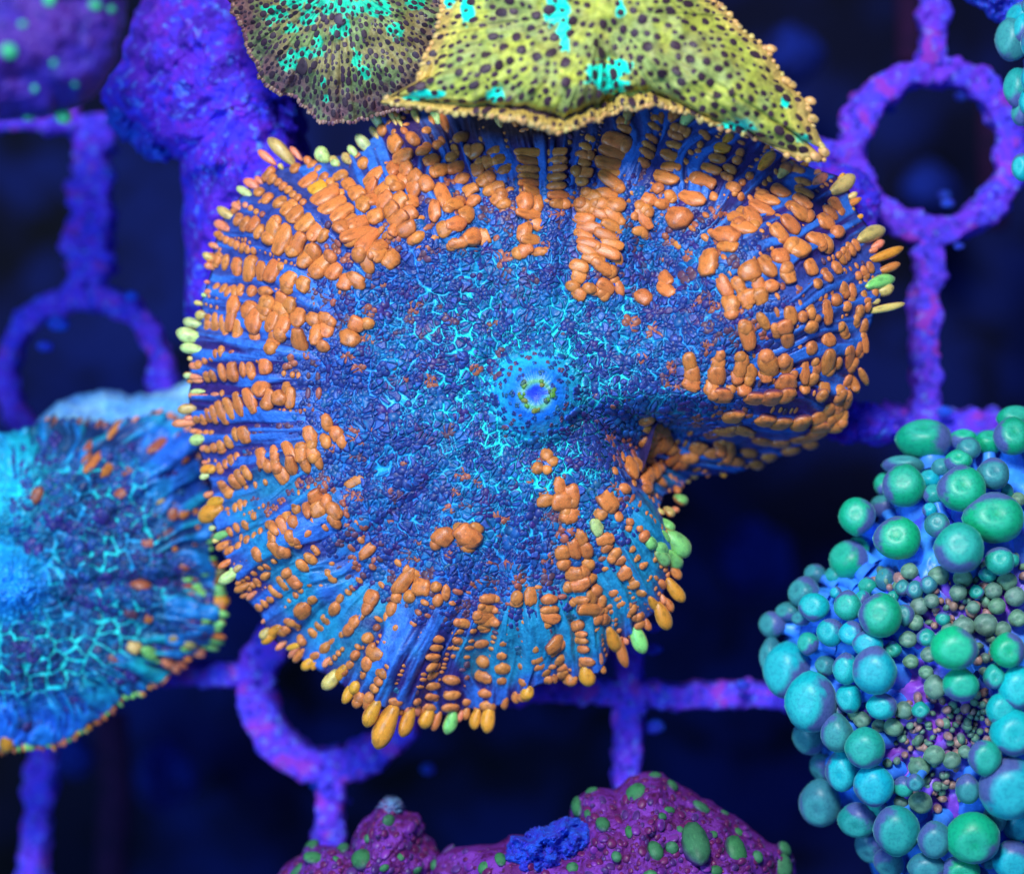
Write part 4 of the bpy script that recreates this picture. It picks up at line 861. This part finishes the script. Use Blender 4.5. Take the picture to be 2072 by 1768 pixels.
PAL['n'] = lin(214, 160, 92)
for k in range(230):
    a = -np.pi+2*np.pi*(k+.4*rng.uniform(-1, 1))/230; Rr = float(ys.R(np.array(a)))*.995; px, py = YC[0]+Rr*math.cos(a), YC[1]+Rr*math.sin(a)
    if py < -30: continue
    nubs.append([px, py, rng.uniform(7, 13), rng.uniform(8, 15), rng.choice(['n', 'n', 'w']), np.array([math.cos(a), math.sin(a)])])
for (px, py) in ((1645,240),(1640,205),(1668,308),(1650,318),(1590,165),(1600,172),(1560,100)):
    d = np.array([px-YC[0], py-YC[1]]); nubs.append([px, py, 16, 24, 'n', d/np.linalg.norm(d)])
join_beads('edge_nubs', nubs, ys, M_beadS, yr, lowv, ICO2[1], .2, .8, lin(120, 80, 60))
stalk('foot', 1225, 60, -4.6, 1.2, 1.2, 1.8, M_disc, yr, lin(70, 50, 60))

# brown mushroom at top left
BC = (690, -40)
OUT_B = [(470,-160),(466,0),(492,60),(520,130),(535,165),(600,200),(640,240),(680,247),(745,243),(775,225),(870,200),(905,150),(915,80),(915,0),(910,-160),(690,-220)]
def zb(x, y, th, t):
    t = np.minimum(t, 1); return .7-1.1*t**2.5+.15*fbm(x/70, y/70, 0, 41, 3)*2+.06*vnoise(np.cos(th)*26, np.sin(th)*26, 0, 4)*t
bs = Surf(BC, OUT_B, zb, 5, 22)
br = thing('brown_coral', tuple(float(q) for q in W(690, -40, -1.5)), 'brown mushroom coral with turquoise blotches behind the yellow spotted one', 'coral')
CB = [(700,10,60,22),(640,5,70,16),(760,20,50,14),(560,30,26,18),(610,110,34,12),(585,130,20,16),(640,90,16,18),(545,20,24,12),(690,60,20,16),(720,120,10,20),(735,150,14,14),(660,200,8,12),(590,60,22,12),(800,60,14,20),(655,165,7,14),(625,30,22,22),(840,10,20,14)]
def bcol(x, y, t, th):
    c = np.tile(lin(140, 126, 78), (len(x), 1)); c = mixn(c, lin(122, 84, 92), sstep(t, .6, .98)); c = mixn(c, lin(140, 92, 84), sstep(t, .93, 1)*.8)
    c = mixn(c, lin(104, 150, 84), sstep(fbm(x/40, y/40, 0, 13, 3), 0, .25)*.5)
    f = np.zeros(len(x))
    for (a, b, rx, ry) in CB: f = np.maximum(f, 1.2-np.hypot((x-a)/rx, (y-b)/ry)+1.1*fbm(x/14, y/14, 0, 6, 3))
    c = mixn(c, lin(20, 210, 160), sstep(f, .15, .5)*.95)
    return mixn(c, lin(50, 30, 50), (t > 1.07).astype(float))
disc_polyp(br, bs, M_yel, bcol, 130, 620)
sp2 = []; sg['l'] = []
PAL['u'] = lin(66, 48, 62)
for k in range(7000):
    a = rng.uniform(0, np.pi); tt = math.sqrt(rng.uniform(.02, .95)); Rr = float(bs.R(np.array(a))); px, py = BC[0]+tt*Rr*math.cos(a), BC[1]+tt*Rr*math.sin(a)
    if py < -20: continue
    d_ = rng.uniform(5, 12)
    if sfree(px, py, d_*.5+2.2): sg['l'].append((px, py, d_*.5)); sp2.append([px, py, d_, d_*1.3, 'u', np.array([math.cos(a), math.sin(a)])])
for (a, b, d_) in ((608,132,34),(688,40,24),(590,160,16),(655,35,18)): sp2.append([a, b, d_, d_, 'u', np.array([0, 1.])])
parts(br, sp2, bs, BMs, 'spot', lift=-.1, hz=.3, mat=M_beadS, db=PAL['u'])
nub2 = []; PAL['u2'] = lin(140, 104, 92)
for k in range(150):
    a = np.pi*(k+.4*rng.uniform(-1, 1))/150; Rr = float(bs.R(np.array(a))); px, py = BC[0]+Rr*math.cos(a), BC[1]+Rr*math.sin(a)
    nub2.append([px, py, rng.uniform(6, 10), rng.uniform(7, 12), rng.choice(['u2', 'u2', 'b']), np.array([math.cos(a), math.sin(a)])])
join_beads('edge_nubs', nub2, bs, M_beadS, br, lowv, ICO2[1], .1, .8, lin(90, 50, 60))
stalk('foot', 700, 40, -4, -.2, 1.1, 1.6, M_disc, br, lin(60, 40, 60))

# blue coral at left
LC = (20, 1180)
OUT_L = [(-160,870),(0,878),(60,860),(130,852),(220,862),(330,838),(395,880),(412,960),(440,1050),(425,1100),(432,1160),(440,1200),(446,1250),(435,1300),(380,1330),(330,1372),(240,1412),(190,1460),(130,1492),(80,1508),(0,1512),(-140,1520),(-250,1200)]
def zl(x, y, th, t):
    t = np.minimum(t, 1); r = np.hypot(x-LC[0], y-LC[1]); ph = np.degrees(th)
    z = -2.8-1.1*t**3+.18*fbm(x/80, y/80, 0, 51, 3)*2+.10*t*vnoise(np.cos(th)*10, np.sin(th)*10, 0, 6)*2
    z = z+.7*np.exp(-(r/60)**4)-.15*np.exp(-(r/16)**2)-.4*np.exp(-((ph-22)/7)**2)*t+.3*np.exp(-((ph-10)/6)**2)*t
    return z
ls = Surf(LC, OUT_L, zl, 6, 32)
lr = thing('blue_coral', tuple(float(q) for q in W(20, 1180, -4)), 'blue and teal mushroom coral with dark flecks at the left edge of the view', 'coral')
def lcol(x, y, t, th):
    r = np.hypot(x-LC[0], y-LC[1]); h, g1, g2, pr = leafy(x, y, 34, 24)
    c = np.tile(lin(30, 120, 190), (len(x), 1)); c = mixn(c, lin(24, 160, 176), sstep(fbm(x/60, y/60, 0, 3, 3), -.1, .2))
    pet = mixn(np.tile(lin(26, 52, 104), (len(x), 1)), lin(24, 104, 150), sstep(pr, .4, .8)*sstep(fbm(x/50, y/50, 0, 91, 2), -.2, .2)); seam = mixn(np.tile(lin(34, 150, 200), (len(x), 1)), lin(40, 226, 220), sstep(fbm(x/70, y/70, 0, 63, 2), -.1, .2))
    q = mixn(mixn(pet, lin(20, 120, 170), g1*.8), seam, g2); c = mixn(c, q, (1-sstep(t, .68, .84))*sstep(r, 70, 85))
    rad = fbm(np.cos(th+.06*vnoise(t*7, th*5, 0, 66))*24, np.sin(th+.06*vnoise(t*7, th*5, 0, 66))*24, t*5, 12, 4); c = mixn(c, lin(20, 50, 96), sstep(rad, -.14, .14)*sstep(t, .6, .85))
    c = mixn(c, lin(44, 96, 210), .8*np.exp(-((x-360)/80)**2-((y-930)/100)**2))
    c = mixn(c, lin(36, 150, 235), np.exp(-(r/75)**4)); c = mixn(c, lin(40, 210, 235), .7*np.exp(-((x-20)/70)**2-((y-980)/110)**2))
    c = mixn(c, lin(40, 110, 230), sstep(y, 1370, 1470)*.7)
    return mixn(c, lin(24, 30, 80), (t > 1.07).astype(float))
def zl2(x, y, th, t):
    z = zl(x, y, th, t)
    if np.size(x) < 5000: return z
    h, g1, g2, pr = leafy(x, y, 34, 24); rad = fbm(np.cos(th+.06*vnoise(t*7, th*5, 0, 66))*24, np.sin(th+.06*vnoise(t*7, th*5, 0, 66))*24, t*5, 12, 4)
    return z+.10*h*(1-sstep(t, .68, .84))+.14*sstep(t, .6, .85)*sstep(-rad, -.2, .2)*(t < 1)
ls.zf = zl2
disc_polyp(lr, ls, M_disc, lcol, 240, 900); ls.zf = zl
lb, lros = [], []; grid.clear(); PAL['v'] = lin(34, 74, 140)
for (px, py, wt, hr, code) in [(75,1000,22,34,'r'),(320,905,24,40,'r'),(190,938,20,44,'o'),(175,930,16,30,'r'),(215,950,18,30,'o'),(330,870,16,28,'r'),(290,870,14,30,'b'),(235,870,16,40,'o'),(285,1185,24,36,'r'),(320,1010,16,22,'w'),(350,1040,22,20,'r'),(245,1000,20,24,'r'),(300,1100,20,26,'r'),(368,1040,18,18,'o'),
        (340,1080,20,24,'b'),(260,955,16,24,'r'),(300,895,14,22,'r'),(265,1240,18,24,'b'),(300,1250,18,16,'o'),(350,1290,26,22,'w'),(270,1310,24,28,'w'),(300,1320,24,30,'g'),(385,1300,22,22,'w'),(340,1340,20,22,'k'),(225,1330,20,26,'r'),(355,880,14,22,'r'),(372,930,12,20,'o'),(345,935,12,20,'r'),(180,905,16,24,'r')]:
    d = np.array([px-LC[0], py-LC[1]]); lb.append([px, py, wt, hr, code, d/np.linalg.norm(d)]); add_g(px, py, wt*.5)
for k in range(14):
    x_ = 330+rng.uniform(-25, 70); y_ = 1000+rng.uniform(-70, 330); lb.append([x_, y_, rng.uniform(7, 13), rng.uniform(7, 11), rng.choice(['r', 'b', 'b', 'o']), np.array([1, .1])/1.005])
for k in range(14000):
    a = rng.uniform(-1.55, 1.55); tt = math.sqrt(rng.uniform(.02, .8)); Rr = float(ls.R(np.array(a))); px, py = LC[0]+tt*Rr*math.cos(a), LC[1]+tt*Rr*math.sin(a)
    if math.hypot(px-LC[0], py-LC[1]) < 75 or px < -20: continue
    if vnoise(px/55, py/55, 0, 77) > .0 or rng.random() > .35: continue
    R0 = rng.uniform(10, 21)*(1-.25*tt)
    if free(px, py, R0*.9, .9): add_g(px, py, R0*.85); petals(px, py, R0, int(rng.integers(3, 7)), rng.choice(['d', 'd', 'v', 'v']), lros) 
join_beads('dark_rosettes', lros, ls, M_beadS, lr, lowv, ICO2[1], .3, .7, lin(30, 80, 150))
parts(lr, lb, ls, BM, 'vesicle')
lt = []
for k in range(96):
    a = -1.35+3.0*(k+.4*rng.uniform(-1, 1))/96; Rr = float(ls.R(np.array(a))); px, py = LC[0]+Rr*math.cos(a), LC[1]+Rr*math.sin(a)
    big = 1.0 if -.1 < a < .5 else .6
    lt.append([px, py, rng.uniform(11, 19)*big, rng.uniform(20, 44)*big, rng.choice(['o', 'g', 'w', 'y', 'k', 'r', 'g']) if a > -.3 else rng.choice(['b', 'r', 'v', 'k']), np.array([math.cos(a), math.sin(a)])])
    if big > .9:
        for q in range(3): lt.append([px-(24+q*17)*math.cos(a), py-(24+q*17)*math.sin(a), rng.uniform(10, 15), rng.uniform(16, 24), rng.choice(['g', 'v', 'v', 'd', 'r']), np.array([math.cos(a), math.sin(a)])])
lt.append([12, 1500, 30, 34, 'y', np.array([0, 1.])])
parts(lr, lt, ls, TM, 'edge_tentacle', .15, .9)
stalk('foot', 60, 1180, -6.5, -3, 1.2, 1.9, M_disc, lr, lin(20, 60, 120))

# violet coral, top left corner, nearer than the rest
VC = (40, 20)
OUT_V = [(-200,-200),(250,-200),(256,0),(246,90),(222,150),(190,195),(130,225),(80,240),(0,244),(-200,240)]
vr = thing('violet_coral', tuple(float(q) for q in W(40, 20, -6)), 'blurred violet encrusting coral with green dots in the top left corner', 'coral')
vs, _ = blob('body', OUT_V, VC, 6.4, 4.8, M_violet, vr, amp=.22, asc=80, skirt=-2.5, seed=61, p=2.6)
vsf = Surf(VC, OUT_V, vs.zf, 3, 61)
gl = [[a, b, s_, s_*.9, 'G', np.array([1., 0])] for (a, b, s_) in ((18,104,30),(192,12,22),(46,50,14),(108,128,14),(128,235,34),(60,240,20),(225,20,16),(100,0,26),(150,170,14),(70,180,14))]
PAL['G'] = lin(50, 150, 110); parts(vr, gl, vsf, BMs, 'green_bump', .1, .7)

# ---------------------------------------------------------------- maroon coral at the bottom
KC = (1130, 1860)
def mp(l, t=TILE['M']): return [((t[0]+a*t[2])*KS, (t[1]+b*t[2])*KS) for a, b in l]
OUT_K1 = mp([(640,760),(655,470),(690,430),(740,395),(790,392),(860,385),(900,388),(955,352),(1010,355),(1090,320),(1165,290),(1178,250),(1195,212),(1240,182),(1330,187),(1380,150),(1420,128),(1480,118),(1560,168),(1650,215),(1730,265),(1820,325),(1900,382),(1960,392),(1985,440),(1990,560),(1980,760)])
kr = thing('maroon_coral', tuple(float(q) for q in W(1250, 1850, -5)), 'maroon encrusting coral with round green bumps over a rock at the bottom edge', 'coral')
kc = (1290, 1800)
ks, _ = blob('body', OUT_K1, kc, .6, -2.2, M_maroon, kr, amp=.2, asc=55, skirt=-3, seed=71, p=1.9, nr=90, nt=420, scal=3)
OUT_K2 = mp([(-80,760),(60,560),(120,490),(190,425),(240,385),(300,390),(380,395),(395,335),(465,262),(500,222),(548,216),(572,262),(630,280),(645,345),(700,405),(700,560),(680,760)])
kc2 = mp([(440,520)])[0]
k2 = thing('maroon_coral', tuple(float(q) for q in W(kc2[0], kc2[1], -5)), 'peaked maroon coral mound with a pale tip at the bottom, left of the bigger one', 'coral')
ks2, _ = blob('body', OUT_K2, kc2, -.9, -2.6, M_maroon, k2, amp=.2, asc=45, skirt=-3, seed=81, p=2, nr=80, nt=320)
PAL['G'] = lin(60, 116, 74); PAL['h'] = lin(84, 40, 110); PAL['c'] = lin(110, 140, 180)
def bumps(l, surf):
    out = []
    for q in l:
        a, b = mp([(q[0], q[1])])[0]; k = TILE['M'][2]*KS*2; d = np.array([a-surf.c[0], b-surf.c[1]]); out.append([a, b, q[2]*k*.9, .9*(q[3] if len(q) > 3 and not isinstance(q[3], str) else q[2])*k, q[-1] if isinstance(q[-1], str) else 'G', np.array([.25, .97])])
    return out
G1 = [(1410,200,42,32),(1480,138,26,16),(1540,175,26,20),(1200,250,28,46),(1250,192,26,16),(1290,315,28,34),(1235,275,14,20),(1645,252,38,22),(1625,385,56,68),(1770,410,40,54),(1480,410,30,32),(1540,398,26,28),(1385,340,16,20),(1945,402,30,24),(1940,462,34,48),(1780,340,18,14),(1505,285,16,14),(1530,262,22,14),(1730,272,18,12),(730,405,32,14),(920,440,22,26),(1180,470,24,20),(1460,500,30,26),(1700,480,24,20),(1340,430,20,18),(860,470,24,18),(1570,330,14,14),(1690,350,16,14),(680,460,20,16),(1850,430,20,22)]
G2 = [(245,435,40,24),(420,440,40,38),(515,300,22,26),(240,392,30,30),(180,488,44,16),(352,402,26,28),(620,478,20,14),(440,365,14,14),(330,440,18,12),(560,430,16,14),(500,470,20,14)]
BUM = [mk('green_bump', m_.vertices and np.array([v.co[:] for v in m_.vertices]), ICO2[1], M_bump, link=False) for m_ in BMs]
parts(kr, bumps(G1, ks), ks, BUM, 'green_bump', .0, .8)
parts(k2, bumps(G2, ks2), ks2, BUM, 'green_bump', .0, .8)
def warts(rt, surf, outline, n, seed):
    out = []; grid.clear()
    for k in range(n):
        a = rng.uniform(-np.pi, 0); tt = math.sqrt(rng.uniform(.02, .96)); Rr = float(surf.R(np.array(a))); px, py = surf.c[0]+tt*Rr*math.cos(a), surf.c[1]+tt*Rr*math.sin(a)
        if py > 1790: continue
        d_ = rng.uniform(6, 19)
        if free(px, py, d_*.5, .95): add_g(px, py, d_*.5); out.append([px, py, d_, d_*rng.uniform(.8, 1.2), rng.choice(['m', 'm', 'q', 'h']), np.array([math.cos(a), math.sin(a)])])
    join_beads('small_warts', out, surf, M_beadS, rt, lowv, ICO2[1], .05, .55, lin(96, 30, 110))
PAL['m'] = lin(104, 26, 84); PAL['q'] = lin(120, 44, 140)
warts(kr, ks, OUT_K1, 900, 1); warts(k2, ks2, OUT_K2, 600, 2)
tp = blob('pale_tip', mp([(478,262),(500,222),(548,216),(572,262),(560,290),(520,300),(490,285)]), mp([(525, 255)])[0], -1.9, -2.5, M_dummy if False else mat_rock('pale_tip_skin', [lin(110, 150, 190), lin(130, 130, 180), lin(90, 100, 150)], 3), k2, amp=.15, asc=14, skirt=-.6, nr=24, nt=80, seed=91)
bp = thing('rubble_patch', tuple(float(q) for q in W(1020, 1740, -3)), 'rough bright blue rock showing between the two halves of the maroon coral', 'rock')
blob('body', mp([(945,480),(935,410),(960,350),(1000,358),(1090,318),(1180,284),(1262,320),(1278,370),(1230,420),(1190,470),(1130,520),(1000,520)]), mp([(1100, 420)])[0], .15, -1.0, M_rubble, bp, amp=.3, asc=22, skirt=-1.5, nr=60, nt=220, seed=93)

# ---------------------------------------------------------------- bubble tip coral, lower right
def mat_bulb():
    m, N, L, B = nodes('bulb_skin')
    oi = N.new('ShaderNodeObjectInfo'); tc = N.new('ShaderNodeTexCoord')
    grey = (lin(84, 96, 150))
    # the green fades to grey violet on one side of each bulb
    an = N.new('ShaderNodeMath'); an.operation = 'MULTIPLY'; L.new(oi.outputs['Random'], an.inputs[0]); an.inputs[1].default_value = 44
    cs = []
    for op in ('COSINE', 'SINE'):
        q = N.new('ShaderNodeMath'); q.operation = op; L.new(an.outputs[0], q.inputs[0]); cs.append(q.outputs[0])
    cx = N.new('ShaderNodeCombineXYZ'); L.new(cs[0], cx.inputs[0]); L.new(cs[1], cx.inputs[1])
    dt = N.new('ShaderNodeVectorMath'); dt.operation = 'DOT_PRODUCT'; L.new(tc.outputs['Object'], dt.inputs[0]); L.new(cx.outputs[0], dt.inputs[1])
    nn = noise(N, L, 1.5, 2); ad = N.new('ShaderNodeMath'); ad.operation = 'MULTIPLY_ADD'; L.new(nn, ad.inputs[0]); ad.inputs[1].default_value = 1.3; L.new(dt.outputs['Value'], ad.inputs[2])
    c = mixc(N, L, oi.outputs['Color'], grey, ramp(N, L, ad.outputs[0], .80, 1.25))
    sp = N.new('ShaderNodeSeparateXYZ'); L.new(tc.outputs['Object'], sp.inputs[0])
    c = mixc(N, L, c, mixc(N, L, oi.outputs['Color'], (.10, .62, .52), .25), ramp(N, L, sp.outputs[2], .62, .86))
    n2 = noise(N, L, 7, 3); c = mixc(N, L, c, mixc(N, L, c, (.72, .78, .85), 1.0, 'MULTIPLY'), ramp(N, L, n2, .45, .65))
    L.new(c, B.inputs['Base Color']); bump(N, L, B, n2, .1, .02)
    base(B, .4, .3, .6, (.5, 1, .9), sheen=.3, sheencol=(.3, 1, .8)); return m
M_bulb = mat_bulb()
M_stem = mat_pigment('stem_skin', .4, .4, obj=True, bstr=.15, bdist=.02)
M_body = mat_pigment('polyp_body_skin', .4, .4, grain=6, bstr=.3, bdist=.04)
M_small = mat_pigment('small_tentacle_skin', .45, .35, obj=True, bstr=.2, bdist=.02, sheen=.4, sheencol=(.5, 1, .7))
def ep(l, t=TILE['E']): return [((t[0]+a*t[2])*KS, (t[1]+b*t[2])*KS) for a, b in l]
# unit bulb: sphere with a soft dimple at the tip
bv = []
for i in range(6):
    v, f = ICO3; v = v.copy(); a = v[:, 2]; v[:, 2] -= (.34*np.exp(-((v[:, 0]**2+v[:, 1]**2)/.09)))*(a > 0)*(1 if i % 2 else .45)
    v *= (1+.20*fbm(v[:, 0]*.9+i*3, v[:, 1]*.9, v[:, 2]*.9, i, 2))[:, None]; bv.append(v)
BULB = [mk('bulb', v, ICO3[1], M_bulb, link=False) for v in bv]
SMALLB = [mk('bulb', v, ICO3[1], M_small, link=False) for v in bv]
PAL.update({'G': lin(16, 166, 118), 'C': lin(18, 172, 178), 'Q': lin(56, 122, 132), 'T': lin(32, 156, 138), 'S': lin(100, 136, 112), 'N': lin(164, 122, 112), 'U': lin(64, 140, 245), 'P': lin(126, 84, 206)})
def bubble_coral(rt, out, c, zt, ze, bulbs, small, base_of, stemcol='U'):
    l = np.array(rt.location)
    bsf, bo = blob('body', out, c, zt, ze, M_body, None, amp=.14, asc=50, skirt=-3.5, seed=101, p=2.2, nr=80, nt=260)
    me = bo.data; co = np.zeros(len(me.vertices)*3, np.float32); me.vertices.foreach_get('co', co); co = co.reshape(-1, 3)
    kk = H/(H-co[:, 2])*100; px = co[:, 0]*kk+CX; py = -co[:, 1]*kk+CY
    cc = np.tile(lin(60, 150, 250), (len(co), 1)); cc = mixn(cc, lin(66, 82, 222), sstep(fbm(px/50, py/50, 0, 3, 3), 0, .25))
    for (a, b, r_) in PURP: cc = mixn(cc, lin(150, 66, 200), np.exp(-(((px-a)**2+(py-b)**2)/r_**2)**1.5)*.95)
    at = me.color_attributes.new('pigment', 'FLOAT_COLOR', 'POINT'); q = np.ones((len(co), 4), np.float32); q[:, :3] = cc; at.data.foreach_set('color', q.ravel())
    co -= l; me.vertices.foreach_set('co', co.ravel()); bo.parent = rt
    for (a, b, rx, ry, code, lift) in bulbs:
        bx, by = base_of(a, b)
        th, t = bsf.tt(np.array(bx), np.array(by)); zb_ = float(bsf.zf(np.array(bx), np.array(by), th, np.minimum(t, 1)))
        P0 = W(bx, by, zb_-.1); tha, ta = bsf.tt(np.array(float(a)), np.array(float(b)))
        ztip = float(bsf.zf(np.array(a), np.array(b), tha, np.minimum(ta, 1)))+lift
        P1 = W(a, b, ztip); ax = P1-P0; Ln = np.linalg.norm(ax)+1e-6; ax /= Ln
        k = .01*(H-ztip)/H
        R_ = (rx+ry)/2*k
        u = np.cross(ax, [0, 1, 0.1]); u /= np.linalg.norm(u); v_ = np.cross(ax, u)
        # bulb: mostly a sphere scaled to its seen size
        ez = ax*.5+np.array([0, 0, .5]); ez /= np.linalg.norm(ez)
        e1 = np.cross([0, 1, 0], ez); e1 /= np.linalg.norm(e1); e2 = np.cross(ez, e1)
        bm_ = BULB if code in 'GCQT' else SMALLB
        par = put('tentacle', None, rt) if False else None
        # stalk as the tentacle, bulb as its sub-part
        n, m = 14, 9; A = np.linspace(0, 2*np.pi, n, endpoint=False); Q = np.linspace(0, 1, m)
        AA, QQ = np.meshgrid(A, Q); rr = R_*(.62-.22*np.sin(QQ*np.pi)+.15*(1-QQ)); mid = np.array([0, 0, .15*Ln])*0
        Pm = P0+(P1-P0)*QQ[..., None]+rr[..., None]*(np.cos(AA)[..., None]*u+np.sin(AA)[..., None]*v_)
        i, j = np.meshgrid(np.arange(m-1), np.arange(n), indexing='ij'); aa = i*n+j; bb = i*n+(j+1) % n
        st = mk('tentacle', Pm.reshape(-1, 3)-P0, np.stack([aa, bb, bb+n, aa+n], -1).reshape(-1, 4), M_stem, None)
        st.parent = rt; st.location = P0-l; st.color = (*colour(stemcol if code in 'GCQT' else 'P'), 1)
        put('bulb', bm_[rng.integers(len(bm_))], st, M4(P1-P0, e1*rx*k, e2*ry*k, ez*R_*.92), colour(code))
    out_ = []
    for (a, b, s_, code) in small: out_.append([a, b, s_, s_*rng.uniform(.8, 1.3), code, np.array([math.cos(a), math.sin(a)])])
    if out_: join_beads('small_tentacles', out_, bsf, M_beadS, rt, lowv, ICO2[1], 1.2, 1.5, lin(120, 90, 150))
    return bsf
BIG = """675,205,92,70,G;600,300,70,30,Q;525,365,30,40,G;600,375,74,75,G;810,385,80,80,G;430,482,60,64,G;525,445,46,40,Q;400,638,68,66,G;430,600,40,44,G;578,562,78,75,G;720,512,42,42,Q;925,490,100,88,G;798,597,80,80,T;945,640,48,46,T;922,330,54,56,Q;795,285,46,40,G;990,195,60,68,G;1000,130,60,40,G;812,205,46,34,G;905,215,46,44,G;832,240,40,40,Q
280,690,40,32,Q;240,757,58,54,Q;275,808,52,48,C;180,825,44,32,Q;125,872,46,46,Q;230,850,36,26,Q;335,897,46,46,C;412,903,42,42,C;398,805,48,52,T;515,838,70,70,G;470,940,50,42,C;355,757,20,20,C;495,1040,76,84,C;390,1030,42,50,C;122,985,38,62,Q;180,1037,78,90,C;265,1150,84,96,C;402,1135,44,48,C;520,1165,50,42,C;258,1275,54,58,Q;360,1265,56,66,Q;460,1315,65,66,T;310,1385,46,52,Q;378,1400,56,70,C;490,1450,66,72,C;300,1515,70,82,Q;435,1575,66,60,T;572,1612,76,86,T;480,1665,50,66,Q;545,1725,50,54,Q;710,1645,54,60,Q;850,1640,90,88,G;680,1745,62,50,Q;805,1755,64,50,G;980,1460,100,100,C;890,1350,54,60,T;995,1262,75,80,C;950,1178,50,56,C;1010,1100,62,70,C;782,960,82,74,G;805,1090,62,58,G;712,1098,38,42,S;975,965,58,60,G;925,1060,36,42,T;830,1465,42,52,Q;990,1720,66,70,C;1010,1590,50,60,C;925,1570,40,50,Q;640,1440,30,30,Q"""
SML = """620,680,33;725,695,38;812,705,36;902,690,32;970,715,36;795,755,30;862,755,27;922,750,32;700,785,27;655,805,32;640,862,30;615,925,32;680,918,34;560,962,32;625,1005,28;690,980,30;680,1042,26;895,870,42;815,880,40;955,890,30;935,805,30;600,1180,34;660,1180,32;562,1242,36;450,1215,32;710,1340,36;772,1360,32;655,1385,40;600,1455,40;660,1510,42;590,1510,28;1000,770,36;985,640,30;850,810,24;760,890,26;740,850,26;1010,850,34;420,1195,24;510,1235,26;820,1330,26;560,770,22;540,1370,18;1010,420,28"""
bulbs = []
for it in BIG.replace('\n', ';').split(';'):
    q = it.split(','); a, b = ep([(float(q[0]), float(q[1]))])[0]; k = TILE['E'][2]*KS; bulbs.append((a, b, float(q[2])*k*1.07, float(q[3])*k*1.07, q[4], (1.0 if float(q[2]) > 50 else .6)+rng.uniform(-.15, .25)))
for it in SML.split(';'):
    q = it.split(','); a, b = ep([(float(q[0]), float(q[1]))])[0]; k = TILE['E'][2]*KS; bulbs.append((a, b, float(q[2])*k, float(q[2])*k*.95, 'S' if rng.random() < .75 else 'T', .35))
OUT_E = ep([(1300,200),(700,230),(560,400),(470,600),(330,700),(230,790),(170,930),(210,1120),(300,1300),(330,1420),(400,1560),(470,1700),(520,1850),(900,1990),(1400,1950),(1500,900)])
EC = ep([(860, 1050)])[0]
PURP = [(*ep([(700,850)])[0], 42), (*ep([(740,1240)])[0], 95), (*ep([(560,1330)])[0], 30), (*ep([(760,1540)])[0], 60), (*ep([(900,760)])[0], 90), (*ep([(640,1090)])[0], 45), (*ep([(590,1400)])[0], 40)]
small = []; grid.clear()
for (cx, cy, rx, ry, n, s0, s1) in ((740,1240,180,100,420,9,17), (710,1430,80,60,140,9,16), (800,820,130,70,110,10,18), (560,730,60,35,26,12,20), (870,1200,60,50,70,10,18), (900,950,60,90,50,12,22), (930,700,90,50,40,12,22), (760,790,70,40,40,9,16)):
    for k in range(n):
        q = rng.normal(0, .5, 2); a, b = ep([(cx+rx*q[0], cy+ry*q[1])])[0]; s_ = rng.uniform(s0, s1)
        if free(a, b, s_*.5, .8): add_g(a, b, s_*.5); small.append((a, b, s_, rng.choice(['S', 'N', 'N', 'S'])))
def ebase(a, b):
    dx, dy = EC[0]+40-a, EC[1]-b; d = math.hypot(dx, dy); f = min(55, d*.6)/max(d, 1) * sstep(d, 60, 330); return a+dx*f, b+dy*f
for k in range(350):
    a = EC[0]+rng.uniform(-420, 160); b = EC[1]+rng.uniform(-500, 520); d = math.hypot(a-EC[0], b-EC[1])
    th_ = math.atan2(b-EC[1], a-EC[0]); Rr = float(Surf(EC, OUT_E, None).R(np.array(th_)))
    if d < .5*Rr or d > .99*Rr or any(math.hypot(a-p[0], b-p[1]) < r_*.9 for p, r_ in (((q[0], q[1]), q[2]) for q in PURP)): continue
    s_ = rng.uniform(15, 24)
    if all(math.hypot(a-q[0], b-q[1]) > (s_*.75+max(q[2], q[3])*.62) for q in bulbs): bulbs.append((a, b, s_, s_*rng.uniform(.9, 1.2), rng.choice(['Q', 'T', 'C']), rng.uniform(.25, .5)))
er_ = thing('bubble_tip_coral', tuple(float(q) for q in W(EC[0], EC[1], -4)), 'turquoise bubble tipped coral with fat round tentacles at lower right', 'coral')
bubble_coral(er_, OUT_E, EC, .3, -2.6, bulbs, small, ebase)
# second one, at the right edge above
fp = lambda l: ep(l, TILE['F'])
B2 = []
for (a, b, rx, ry, cd_) in ((975,60,60,50,'C'),(945,150,62,80,'Q'),(990,110,40,60,'C'),(1040,160,60,80,'C'),(965,335,52,76,'T'),(990,420,46,60,'Q'),(1030,300,50,70,'C'),(1020,390,50,60,'C'),(980,635,38,52,'C'),(1040,620,40,60,'C'),(1060,500,60,60,'C'),(1040,20,60,50,'C'),(1100,90,60,60,'C')):
    p_ = fp([(a, b)])[0]; k = TILE['F'][2]*KS; B2.append((p_[0], p_[1], rx*k, ry*k, cd_, .9))
OUT_R = fp([(990,-60),(985,60),(1000,200),(1005,350),(1005,500),(1010,660),(1120,720),(1300,700),(1400,300),(1300,-80)])
RC = fp([(1180, 300)])[0]
rr_ = thing('bubble_tip_coral', tuple(float(q) for q in W(RC[0], RC[1], -4)), 'second turquoise bubble tipped coral cut off by the right edge beside the upper ring', 'coral')
bubble_coral(rr_, OUT_R, RC, 0, -2, B2, [], lambda a, b: (a+40, b))
rk5 = thing('rubble_rock', (9, 8, -5), 'blue rubble rock in the top right corner above the ring', 'rock')
blob('body', [(1930,-60),(1945,-5),(1985,15),(2005,40),(2040,50),(2120,60),(2160,-60)], (2050, -30), -1.5, -2.5, M_rubble, rk5, amp=.3, asc=30, skirt=-2, nr=30, nt=120, seed=96)
